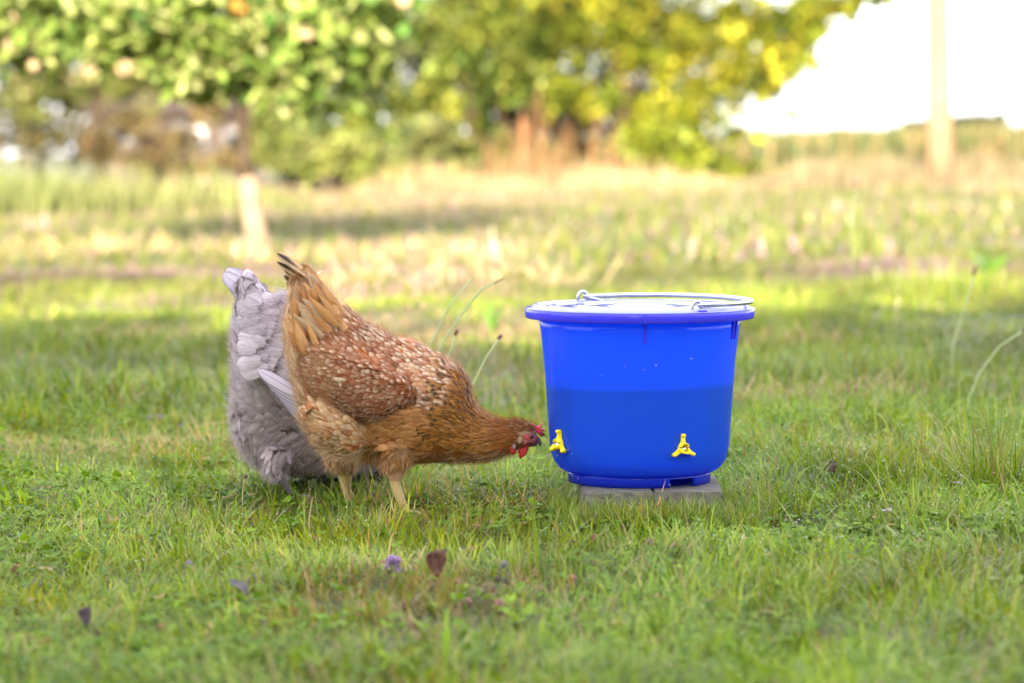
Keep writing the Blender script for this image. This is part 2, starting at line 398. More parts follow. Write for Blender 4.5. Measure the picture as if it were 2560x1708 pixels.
M_BARK = principled('bark', (.018, .013, .009), .9, .2, (14, .4, (.05, .038, .025)), (40, .6))  # colour kept extra dark for the leaf shade on the apple tree's upper trunk
M_WHITE = principled('limewash', (.115, .085, .058), .9, .2, (9, .5, (.21, .17, .125)), (30, .4))
def rebase(o, p):
    me = o.data; co = np.zeros(len(me.vertices)*3, np.float32); me.vertices.foreach_get('co', co)
    co = co.reshape(-1, 3)-np.array(p, np.float32); me.vertices.foreach_set('co', co.ravel()); me.update()
# apple tree
ab = on_ground(643, 655); TY = ab.y
at = empty('apple_tree', ab, 'young apple tree with a whitewashed lower trunk, behind the grey hen', 'tree')
def atp(px, py, dy=0): return P(px, py, TY+dy)-ab
bm = bmesh.new(); tube_bm(bm, [atp(664, 690)-Vector((0, 0, .06)), atp(654, 655), atp(643, 600), atp(628, 520), atp(618, 441)], [.085, .074, .062, .056, .052], 14)
lower = bm_obj('painted_trunk', bm, M_WHITE, at); lower['label'] = 'whitewashed lower trunk'
bm = bmesh.new(); tube_bm(bm, [atp(617, 441), atp(611, 400), atp(608, 320), atp(606, 240), atp(602, 130), atp(600, -60)], [.048, .038, .034, .036, .034, .02], 12)
for k in range(9):
    z0 = atp(606, 240-k*28); a = k*2.4; ln = random.uniform(.7, 1.3)
    tube_bm(bm, [z0, z0+Vector((math.cos(a)*ln*.5, math.sin(a)*ln*.5, .12)), z0+Vector((math.cos(a)*ln, math.sin(a)*ln, .3+.1*random.random()))], [.02, .013, .005], 6)
bm_obj('trunk', bm, M_BARK, at)
def appleblob(px, py, dy, rx, rz, w=1, ry=.8):
    p = atp(px, py, dy); return (p.x, p.y, p.z, rx, ry, rz, w)
bl = [appleblob(600, 60, 0, .55, .38, 2.2), appleblob(330, 60, -.1, .45, .24, 1.6), appleblob(60, 20, -.2, .6, .34, 2.0), appleblob(820, 100, .1, .38, .38, 1.5),
      appleblob(930, 10, .1, .28, .25, .9), appleblob(720, 210, 0, .2, .16, .5), appleblob(500, 190, 0, .22, .1, .5), appleblob(580, -350, 0, 1.2, .75, 3.5, 1.1), appleblob(100, -250, 0, .8, .5, 2, .9), appleblob(-200, 40, 0, .6, .3, 1.2)]
ALC = ((.05, .11, .022), (.12, .19, .035), (.17, .25, .05), (.25, .30, .09), (.32, .34, .15))
cr = grass_obj('crown', [crown_cards(bl, 9500, .10, ALC)], M_LEAF, parent=at)
# apples
M_APR = principled('apple_red', (.30, .06, .02), .5, .3, (8, .5, (.36, .24, .03)))
M_APY = principled('apple_yellow', (.24, .20, .12), .6, .2, (10, .5, (.27, .19, .12)))
def apple_mesh():
    bm = bmesh.new(); bmesh.ops.create_uvsphere(bm, u_segments=14, v_segments=10, radius=1)
    for v in bm.verts:
        r = math.hypot(v.co.x, v.co.y); dip = math.exp(-(r/.35)**2)*.32
        v.co.z = v.co.z*.92-(dip if v.co.z > 0 else -dip*.7); 
        if v.co.z < 0: v.co.x *= .94; v.co.y *= .94
    for _ in (0,):
        tube_bm(bm, [(0, 0, .5), (.05, 0, 1.15)], [.05, .04], 5)
    me = bpy.data.meshes.new('apple'); bm.to_mesh(me); bm.free()
    for p in me.polygons: p.use_smooth = True
    return me
amr = apple_mesh(); amr.materials.append(M_APR); amy = apple_mesh(); amy.materials.append(M_APY)
APS = [(597, 22, amr, 'red and yellow apple at the top edge above the trunk'), (1010, 2, amy, 'orange-yellow apple at the top edge right of the apple tree'),
       (765, 85, amy, 'yellow apple hanging in the leaves right of the trunk'), (30, 112, amy, 'pale apple hanging at the left edge of the frame'),
       (128, 125, amy, 'second pale apple from the left edge'), (225, 178, amy, 'pale apple hanging lowest on the left bough'),
       (312, 172, amy, 'pale apple hanging below the bough, nearest the trunk'), (85, 165, amy, 'small pale apple between two larger ones on the left bough'),
       (35, 40, amy, 'large pale apple in the top left corner')]
for px, py, me, lb in APS:
    o = bpy.data.objects.new('apple', me); COL.objects.link(o); o.location = P(px, py, TY-.55); s = .036 if 'small' in lb else .046; o.scale = (s, s*.9, s*random.uniform(.85, 1.15))
    o.rotation_euler = (random.uniform(-.4, .4), random.uniform(-.4, .4), random.random()*6); tag(o, lb, 'apple', 'apples on the apple tree')

# trees of the back row at about 42 m
def wp(px, py, y): return P(px, py, y)
def back_tree(name, label, y, base_px, blobs, n, size, cols, trunk=True, cluster=26, tr=.09, cat='tree'):
    b = P(base_px, 500, y); b.z = 0
    t = empty(name, b, label, cat, None)
    B = []
    for (px, py, dy, rx, rz, w) in blobs:
        p = wp(px, py, y+dy)-b; s = y/FPX; B.append((p.x, p.y, p.z, rx*s, (rx+rz)*.5*s, rz*s, w))
    grass_obj('crown', [crown_cards(B, n, size, cols, cluster=cluster)], M_LEAF, parent=t)
    if trunk:
        bm = bmesh.new(); top = max(q[2] for q in B)
        tube_bm(bm, [(0, 0, -.1), (.03, 0, top*.4), (-.05, .05, top*.9)], [tr, tr*.75, tr*.3], 9)
        for q in B[:8]:
            q = Vector(q[:3]); st = Vector((0, 0, min(q.z*.6, top*.5))); tube_bm(bm, [st, (st+q)*.5+Vector((0, 0, .1)), q], [tr*.4, tr*.28, tr*.12], 6)
        bm_obj('trunk', bm, M_BARK, t)
    return t
YC = ((.05, .09, .010), (.15, .20, .015), (.27, .29, .025), (.36, .33, .03))
GC = ((.05, .09, .015), (.11, .17, .025), (.19, .24, .04), (.28, .29, .05))
DC = ((.012, .02, .006), (.022, .032, .009), (.04, .045, .014))  # near-black leaf colours that stand for the shade behind the trees
back_tree('broadleaf_tree', 'large yellow-green tree with drooping outer boughs left of the pale sky', 42, 1560,
  [(1500, 60, 0, 190, 120, 3), (1700, 120, 0, 170, 110, 3), (1880, 60, 0, 130, 80, 2.6), (2000, 50, .3, 80, 60, 1.6), (1960, 150, .3, 90, 60, 1.6), (1870, 190, .2, 80, 60, 1.2), (1760, 260, 0, 110, 60, 1.3),
   (1620, 280, 0, 110, 50, 1.2), (1450, 230, 0, 130, 60, 1.5), (1830, 300, .2, 36, 40, .25), (1900, 330, .2, 26, 30, .1), (2090, 10, .3, 90, 45, 1.3), (2180, -10, .3, 60, 30, .5), (1600, -150, 0, 420, 200, 5), (1940, 220, .2, 40, 35, .15), (1990, 285, .2, 30, 8, .05)],
  28000, .10, YC, cluster=45)
back_tree('leafy_shrub', 'low bright green shrub under the right side of the yellow-green tree', 41, 1680,
  [(1650, 380, 0, 90, 70, 1.4), (1750, 410, 0, 80, 50, 1), (1590, 350, 0, 50, 50, .7), (1850, 430, 0, 70, 24, .5), (1980, 440, 0, 90, 18, .5), (2140, 440, 0, 80, 14, .4)], 6000, .11, YC[:3]+((.2, .26, .05),), cluster=18, tr=.03, cat='shrub')
back_tree('broadleaf_tree', 'dark green tree with shaded hollows in the middle of the background', 43.5, 1180,
  [(1180, 60, 0, 200, 130, 3), (1100, 230, 0, 140, 90, 2), (1300, 180, 0, 150, 90, 2), (1080, 340, 0, 100, 60, 1.2), (1210, 320, 0, 40, 50, .4), (1250, -120, 0, 420, 190, 5), (980, 60, 0, 120, 100, 1.4)],
  17000, .11, GC, cluster=55)
back_tree('broadleaf_tree', 'mid green tree directly behind the apple tree crown', 45, 820,
  [(820, 140, 0, 180, 120, 2.5), (740, 300, 0, 120, 90, 1.8), (900, 330, 0, 110, 70, 1.3), (600, 100, 0, 180, 120, 2), (650, 400, 0, 60, 40, .5), (780, -120, 0, 380, 180, 4)],
  14000, .11, GC, cluster=50)
back_tree('broadleaf_tree', 'olive green tree far behind on the left of the frame', 47, 250,
  [(250, 60, 0, 260, 130, 3), (60, 150, 0, 190, 110, 2), (380, 180, 0, 140, 80, 1.5), (180, 230, 0, 160, 50, 1.3), (60, 260, 0, 120, 50, .9), (250, -130, 0, 420, 180, 4), (-250, 80, 0, 250, 220, 3)],
  17000, .12, ((.05, .07, .02), (.11, .14, .035), (.18, .20, .06), (.26, .25, .10)), cluster=45)
back_tree('shade_backing', 'dark foliage added behind the middle trees to stand for their shaded gaps', 50, 1250,
  [(900+i*130, 260+random.uniform(-20, 20), 0, 110, 120, 1) for i in range(7)]+[(900+i*130, 60, 0, 120, 130, 1) for i in range(7)], 14000, .16, DC, cluster=12, cat='hedge')
back_tree('leafy_shrub', 'pale green shrub with a rounded top in front of the middle trees', 38, 1065,
  [(1070, 330, 0, 80, 45, 1), (1010, 400, 0, 90, 45, 1), (1150, 420, 0, 70, 25, .5), (900, 420, 0, 90, 30, .8), (760, 400, 0, 60, 60, .7)], 4000, .10, ((.12, .16, .05), (.2, .22, .08), (.26, .25, .1)), cluster=14, tr=.03, cat='shrub')
back_tree('hedge', 'brownish green low hedge behind the shed on the far left', 58, 100,
  [(-300+i*100, 330+random.uniform(-20, 10), 0, 90, 75, 1) for i in range(11)]+[(-1000+i*100, 330, 0, 90, 75, 1) for i in range(7)]+[(-300+i*110, 200, 0, 100, 80, 1) for i in range(10)], 14000, .16, ((.05, .06, .018), (.12, .11, .035), (.22, .18, .07)), cluster=12, cat='hedge')
back_tree('leafy_shrub', 'bright bushy shrub just right of the apple tree trunk in the background', 37, 780,
  [(700, 370, 0, 60, 60, 1), (790, 400, 0, 90, 50, 1.2), (880, 380, 0, 70, 50, 1), (940, 420, 0, 80, 35, .8), (660, 300, 0, 40, 40, .5)], 6500, .085, ((.10, .14, .03), (.18, .22, .05), (.27, .28, .09)), cluster=28, tr=.03, cat='shrub')
back_tree('leafy_shrub', 'yellowish shrub left of the dark hollow under the middle tree', 39.5, 1130,
  [(1060, 400, 0, 70, 50, 1), (1140, 380, 0, 60, 50, 1), (1200, 420, 0, 60, 30, .6), (1250, 350, 0, 30, 40, .3)], 4500, .085, ((.10, .14, .03), (.18, .22, .05), (.27, .28, .09)), cluster=28, tr=.03, cat='shrub')
back_tree('bare_shrub', 'brownish twiggy shrub screening the shed on the left', 44, 470,
  [(330, 300, 0, 60, 35, 1), (440, 350, 0, 60, 45, 1), (520, 270, 0, 50, 30, 1), (560, 400, 0, 60, 30, .8), (350, 400, 0, 70, 35, 1), (250, 360, 0, 50, 50, .8), (480, 420, 0, 70, 20, .7), (640, 330, 0, 30, 60, .5)], 5200, .085, ((.06, .045, .02), (.14, .10, .045), (.20, .19, .07), (.28, .19, .10)), cluster=16, tr=.03, cat='shrub')
back_tree('broadleaf_tree', 'olive tree standing beyond the left edge of the view', 46, -620,
  [(-620, 60, 0, 260, 150, 3), (-450, 220, 0, 160, 90, 1.5), (-820, 220, 0, 200, 110, 2), (-620, 340, 0, 260, 80, 1.5)], 9000, .15, GC, cluster=30)
# brown trunks and dry stalks by the dark hollow
M_BROWN = principled('brown_wood', (.16, .07, .03), .8, .3, (12, .4, (.22, .11, .05)))
b = P(1308, 440, 40); b.z = 0
st = Vector(P(1312, 300, 40)-b)
bm = bmesh.new(); tube_bm(bm, [(0, 0, -.1), (.01, 0, st.z*.5), (.02, 0, st.z)], [.045, .04, .036], 10)
o = bm_obj('wooden_stake', bm, M_BROWN, None, loc=b); tag(o, 'orange-brown wooden stake under the middle tree', 'stake')
def stalks(name, px0, px1, y, n, h0, h1, colr, label, w=.02, cat='weeds', dyr=.6):
    xs = rng.uniform(px0, px1, n); ys = y+rng.uniform(-dyr, dyr, n); X = np.array([P(a, 450, b_).x for a, b_ in zip(xs, ys)])
    c = np.array(colr)*rng.uniform(.6, 1.3, (n, 1)); tp = np.clip(np.minimum(xs-px0, px1-xs)/((px1-px0)*.25), .15, 1)*(.35+1.1*vnoise(X, ys, 1.6, 3))
    o = grass_obj(name, [blades(X, ys, rng.uniform(h0, h1, n)*tp, rng.uniform(w*.6, w*1.3, n), rng.random(n)*6.283, np.abs(rng.normal(.15, .15, n)), rng.uniform(0, .8, n), c, 4)], M_DRY)
    return tag(o, label, cat, kind='stuff')
stalks('dry_stalks', 1130, 1640, 38.5, 190, .45, 1.3, (.17, .095, .045), 'reddish dry stalks along the foot of the trees', .025, dyr=1.5)
stalks('tall_grass', -400, 330, 29, 1100, .25, .6, (.10, .12, .04), 'taller pale green grass clump at the left edge in the distance', .03, 'grass', 2)
stalks('tall_grass', -300, 800, 30, 2600, .15, .5, (.12, .135, .05), 'tall pale green grass in front of the shed on the left', .022, 'grass', 3)
stalks('tall_grass', 700, 1900, 38, 5000, .12, .42, (.24, .19, .11), 'dry pale grass fringe along the foot of the trees', .025, 'grass', 2.5)
stalks('tall_grass', 1800, 2700, 36, 5000, .1, .40, (.15, .125, .075), 'yellowish long grass around the foot of the wooden pole', .025, 'grass', 4)
# field crop
n_ = 26000; ys = rng.uniform(62, 130, n_); xs = rng.uniform(-.02, .26, n_)*ys+rng.normal(0, .3, n_)
o = grass_obj('maize_field', [blades(xs, ys, rng.uniform(.45, .95, n_)*(1+.15*vnoise(xs, ys, .08, 3)), rng.uniform(.05, .12, n_), rng.random(n_)*6.283, np.abs(rng.normal(.3, .2, n_)), rng.uniform(0, .9, n_), pal(n_, .3, ((.06, .095, .03), (.09, .12, .045)))*.62, 2, z0=np.zeros(n_))], M_DRY)
tag(o, 'green and yellow crop field under the horizon on the right', 'field', kind='stuff')
for px, wpx, hpx, lb in ((2110, 45, 22, 'faint far tree clump on the horizon left of the pole'), (2290, 55, 42, 'grey-green far tree clump on the horizon just left of the pole'), (2420, 52, 62, 'rounded far tree clump on the horizon right of the pole'), (2485, 34, 60, 'narrow far tree clump nearest the right edge on the horizon')):
    y = 900; p = P(px, 335, y); p.z = 0; s = y/FPX
    B = [(random.uniform(-1, 1)*wpx*s*.6, 0, hpx*s*random.uniform(.3, .75), wpx*s*.45, 3, hpx*s*.3, 1) for _ in range(7)]
    t = empty('far_tree', p, lb, 'tree', 'far trees on the horizon')
    grass_obj('crown', [crown_cards(B, 2500, 1.4, ((.045, .06, .035), (.07, .085, .05)))], M_LEAF, parent=t)
    bm = bmesh.new(); tube_bm(bm, [(0, 0, -.2), (0, 0, hpx*s*.6)], [.4, .2], 6); bm_obj('trunk', bm, M_BARK, t)
# pole
pb = on_ground(2352, 472); pb = Vector((P(2352, 472, 33).x, 33, 0))
bm = bmesh.new(); dx = P(2344, 0, 33).x-pb.x; hh = P(2344, 0, 33).z
tube_bm(bm, [(0, 0, -.3), (dx*.5, 0, hh*.5), (dx, 0, hh), (dx*4.5, 0, 6.5)], [.142, .136, .130, .10], 20)
M_POLE = principled('pole_wood', (.15, .095, .058), .8, .2, (5, .5, (.20, .14, .09)))
o = bm_obj('utility_pole', bm, M_POLE, None, loc=pb); tag(o, 'tall bare round wooden pole at the edge of the field on the right', 'pole')
# pale shed seen through the leaves
sy = 52; s0 = P(250, 400, sy); s1 = P(640, 400, sy); sb = Vector(((s0.x+s1.x)/2, sy, 0))
M_SHED = principled('shed_wall', (.46, .33, .27), .85, .2, (1.5, .4, (.56, .44, .36)))
M_SHD = principled('shed_dark', (.05, .04, .04), .5, .5); M_SHW = principled('white_frame', (.8, .8, .82), .4, .5); M_ROOF = principled('shed_roof', (.20, .12, .08), .8, .3, (3, .4, (.12, .08, .06)))
shed = empty('shed', sb, 'pale pinkish shed glimpsed blurred behind the apple tree trunk', 'shed')
def box(bm, c, s, rz=0):
    m_ = Matrix.Translation(c) @ Matrix.Rotation(rz, 4, 'Z') @ Matrix.Diagonal((s[0], s[1], s[2], 1)); bmesh.ops.create_cube(bm, size=1, matrix=m_)
Wd = s1.x-s0.x
bm = bmesh.new(); box(bm, (0, 1.5, .6), (Wd, 3, 1.2)); bm_obj('wall', bm, M_SHED, shed, False)
bm = bmesh.new(); vs_ = [bm.verts.new(v) for v in ((-Wd/2-.2, -.2, 1.2), (Wd/2+.2, -.2, 1.2), (Wd/2+.2, 1.5, 1.9), (-Wd/2-.2, 1.5, 1.9), (-Wd/2-.2, 3.2, 1.2), (Wd/2+.2, 3.2, 1.2))]
bm.faces.new(vs_[:4]); bm.faces.new((vs_[3], vs_[2], vs_[5], vs_[4])); bm.faces.new((vs_[0], vs_[3], vs_[4])); bm.faces.new((vs_[1], vs_[5], vs_[2])); bm_obj('roof', bm, M_ROOF, shed, False)
for fx, fz, w_, h_ in ((-.36, .85, .35, .25), (.02, .85, .2, .45), (.14, .8, .25, .35), (.36, .7, .3, .5)):
    bm = bmesh.new(); box(bm, (fx*Wd, -.03, fz), (w_, .06, h_)); wn = bm_obj('window', bm, M_SHW, shed, False)
    bm = bmesh.new(); box(bm, (fx*Wd, -.07, fz), (w_*.5, .03, h_*.6)); bm_obj('pane', bm, M_SHD, wn, False)
bm = bmesh.new(); box(bm, (-.15*Wd, -.03, .45), (.5, .06, .9)); bm_obj('door', bm, principled('shed_door', (.12, .07, .05), .8), shed, False)
# hedge trees standing behind the camera: their shade covers the near lawn
for i in range(6):
    bx = -14+i*5.2; hx = random.uniform(-.3, .3)
    t = empty('shade_tree', Vector((bx, -6+random.uniform(-.4, .4), 0)), 'leafy tree behind the viewpoint, number %d' % i, 'tree', 'trees behind the viewpoint')
    t['label'] = 'leafy tree of the row behind the viewpoint that shades the lawn'
    B = [(0, 0, 2.2, 2.9, 1.3, 2.2, 3), (random.uniform(-1, 1), 0, 3.7+hx, 1.9, 1.1, .95, 1.2), (1.5, 0, 3.1+hx, 1.6, 1.1, 1.2, 1), (-1.5, 0, 3.2, 1.6, 1.1, 1.2, 1)]
    grass_obj('crown', [crown_cards(B, 13000, .34, GC)], M_LEAF, parent=t)
    bm = bmesh.new(); tube_bm(bm, [(0, 0, -.1), (.1, 0, 2), (0, .1, 4)], [.2, .15, .06], 10); bm_obj('trunk', bm, M_BARK, t)
#@@OBJECTS
# ------------------------------------------------------------------ bucket
def glossy_plastic(name, col, transp=0.0, tcol=(1, 1, 1), rough=.12, transl=.4, coatw=0.0):
    m, n, out = mat(name)
    b = N(n, 'ShaderNodeBsdfPrincipled'); b.inputs['Base Color'].default_value = (*col, 1); b.inputs['Roughness'].default_value = rough
    b.inputs['Specular IOR Level'].default_value = .5; b.inputs['Coat Weight'].default_value = coatw; b.inputs['Coat Roughness'].default_value = .05
    t = N(n, 'ShaderNodeBsdfTranslucent'); t.inputs[0].default_value = (*col, 1)
    ms = N(n, 'ShaderNodeMixShader'); ms.inputs[0].default_value = transl
    n.links.new(b.outputs[0], ms.inputs[1]); n.links.new(t.outputs[0], ms.inputs[2])
    last = ms
    if transp:
        tr = N(n, 'ShaderNodeBsdfTransparent'); tr.inputs[0].default_value = (*tcol, 1)
        m2 = N(n, 'ShaderNodeMixShader'); m2.inputs[0].default_value = transp
        n.links.new(last.outputs[0], m2.inputs[1]); n.links.new(tr.outputs[0], m2.inputs[2]); last = m2
    n.links.new(last.outputs[0], out.inputs[0]); return m
M_BLUE = glossy_plastic('blue_plastic', (.035, .195, .98), .42, (.26, .52, 1.0), .13, .5, .35)
M_RIM = glossy_plastic('blue_rim', (.075, .07, .86), .0, rough=.16, transl=.35)
M_RING = glossy_plastic('blue_foot', (.012, .04, .70), .0, rough=.2, transl=.3)
M_LID = glossy_plastic('lid_plastic', (.72, .74, .92), .22, (.7, .75, 1.0), .10, .5, 1.0)
m, n, out = mat('water'); M_WATER = m
tr = N(n, 'ShaderNodeBsdfTransparent'); tr.inputs[0].default_value = (.10, .30, .92, 1)
gl = N(n, 'ShaderNodeBsdfGlossy'); gl.inputs['Roughness'].default_value = .02
fr = N(n, 'ShaderNodeFresnel'); fr.inputs[0].default_value = 1.33
ms = N(n, 'ShaderNodeMixShader'); n.links.new(fr.outputs[0], ms.inputs[0]); n.links.new(tr.outputs[0], ms.inputs[1]); n.links.new(gl.outputs[0], ms.inputs[2]); n.links.new(ms.outputs[0], out.inputs[0])
M_STEEL = principled('zinc_wire', (.46, .49, .56), .28, .5, metal=1, bump=(300, .15))
M_YEL = principled('yellow_plastic', (.88, .70, .005), .35, .5, sub=.15)
M_PIN = principled('steel_pin', (.7, .7, .7), .25, .5, metal=1)
M_CONC = principled('concrete', (.055, .052, .042), .85, .3, (42, .6, (.20, .185, .15)), (240, 1.0))
PX = DF/FPX
bb = P(1598, 1202, DF)
BZ = bb.z
pz = BZ
bucket = empty('bucket', bb, 'translucent blue plastic bucket half full of water with a lid and yellow drinking cups', 'bucket')
bucket.rotation_euler = (0, ROLL, 0)
def lathe(prof, seg=128, skip=None, close=False):
    bm = bmesh.new(); rings = []
    for r, z in prof:
        rings.append([bm.verts.new((r*math.cos(6.283185*k/seg), r*math.sin(6.283185*k/seg), z)) for k in range(seg)] if r > 1e-6 else [bm.verts.new((0, 0, z))])
    for i in range(len(rings)-1):
        a, b_ = rings[i], rings[i+1]
        for k in range(seg):
            if skip and skip(i, (k+.5)/seg*360): continue
            k2 = (k+1) % seg
            if len(a) == 1 and len(b_) == 1: continue
            if len(a) == 1: bm.faces.new((a[0], b_[k2], b_[k]))
            elif len(b_) == 1: bm.faces.new((a[k], a[k2], b_[0]))
            else: bm.faces.new((a[k], a[k2], b_[k2], b_[k]))
    return bm
TH = .0022
out_p = [(.108, .0185), (.1135, .0165), (.120, .018), (.1275, .0235), (.1345, .0325), (.1385, .043), (.1415, .058), (.1455, .12), (.1505, .19), (.1565, .242), (.1592, .262)]
in_p = [(r-TH, z) for r, z in out_p[::-1]][:-3]+[(.115, .0205), (0, .020)]
bm = lathe([(0, .0180)]+out_p+in_p)
body = bm_obj('body', bm, M_BLUE, bucket)
# rim with a hanging skirt
bm = lathe([(.1598, .2605), (.1598, .2575), (.1785, .2580), (.1798, .2592), (.1806, .2690), (.1800, .2722), (.1770, .2735), (.1600, .2735), (.1600, .2605)])
rim = bm_obj('rim', bm, M_RIM, bucket)
# foot ring with a slot
bm = lathe([(.1080, .0160), (.1135, .0165), (.1128, .0130), (.1120, .0), (.1085, .0), (.1080, .0130), (.1080, .0160)], 144,
           skip=lambda i, a: (i in (2, 3, 4)) and 292 < a < 318)
bm_obj('foot_ring', bm, M_RING, bucket)
# ribs
def rib(ang, w, z0, z1, r0_, r1_, dep):
    bm = bmesh.new(); box(bm, (0, 0, 0), (dep, w, 1))
    for v in bm.verts:
        t = v.co.z+.5; v.co.x += r0_+(r1_-r0_)*t; v.co.z = z0+(z1-z0)*t
    o = bm_obj('rib', bm, M_RIM, bucket, False); o.rotation_euler = (0, 0, ang); return o
rib(R(-89.7), .0034, .226, .2578, .1553, .1592, .0045)
rib(R(-89.7), .0034, .2590, .2728, .1799, .1803, .0030)
rib(R(-26), .0030, .228, .2578, .1552, .1590, .0045)
rib(R(-21), .0030, .228, .2578, .1552, .1590, .0045)
# lid
lp = [(0, .2775), (.03, .2776), (.034, .2790), (.040, .2790), (.044, .2775), (.085, .2768), (.089, .2785), (.095, .2785), (.099, .2767), (.130, .2757), (.134, .2778), (.141, .2778), (.145, .2752),
      (.156, .2748), (.160, .2786), (.1655, .2796), (.1690, .2780), (.1715, .2748), (.1795, .2745), (.1795, .2738)]
bm = lathe(lp); lid = bm_obj('lid', bm, M_LID, bucket)
# water
tn = math.tan(ROLL)
wl = .1555
wp_ = [(0, .0215), (.112, .0222), (.1245, .026), (.1318, .035), (.1358, .046), (.1384, .058), (.1424, .12), (.1444, wl), (0, wl)]
bm = lathe(wp_, 96)
for v in bm.verts:
    if abs(v.co.z-wl) < 1e-5: v.co.z = wl+v.co.x*tn; 
wat = bm_obj('water', bm, M_WATER, bucket)
# handle
def arc(rad, a0, a1, z, n=24): return [Vector((rad*math.cos(R(a0+(a1-a0)*i/n)), rad*math.sin(R(a0+(a1-a0)*i/n)), z)) for i in range(n+1)]
A0, A1 = 121, -59
e0 = Vector((.163*math.cos(R(A0)), .163*math.sin(R(A0)), .2835)); e1 = Vector((.163*math.cos(R(A1)), .163*math.sin(R(A1)), .2815))
ax = (e0-e1).normalized(); pr = Vector((-ax.y, ax.x, 0)); 
if pr.x < 0: pr = -pr
path = []
for i in range(33):
    t = i/32; th = math.pi*t
    q = (e0+e1)/2+(e0-e1)/2*math.cos(th)+pr*.160*(math.sin(th)**.55 if math.sin(th) > 0 else 0)
    q.z = .2845+.0015*math.sin(th); path.append(q)
bm = bmesh.new(); tube_bm(bm, path, .0039, 10)
handle = bm_obj('handle', bm, M_STEEL, bucket)
for ei, (e_, s_) in enumerate(((e0, 1), (e1, -1))):
    # hook: wire goes through the ear of the rim, loops up and over
    inw = pr
    pts = [e_+Vector((0, 0, -.011))-inw*.0105]
    for k in range(9):
        a = math.pi*(1-k/8); pts.append(e_+inw*(-.003+.0085*math.cos(a))+Vector((0, 0, .0005+.0095*math.sin(a)+(-.001 if k else 0))))
    pts += [e_+inw*.008+Vector((0, 0, -.006))]
    bm = bmesh.new(); tube_bm(bm, pts, .0029, 10); bm_obj('hook', bm, M_STEEL, handle)
    bm = bmesh.new(); tube_bm(bm, [e_+inw*.004+Vector((0, 0, .0008)), e_+inw*.02-(e_*.02)+Vector((0, 0, .0015)), e_+inw*.045-(e_*.04)+Vector((0, 0, .0005))], [.0029, .0036, .0022], 10); bm_obj('hook_end', bm, M_STEEL, handle)
    bm = bmesh.new(); box(bm, (0, 0, 0), (.016, .012, .004)); o = bm_obj('ear', bm, M_RIM, bucket, False); o.location = Vector((e_.x*1.045, e_.y*1.045, .2750)); o.rotation_euler = (0, 0, math.atan2(e_.y, e_.x))
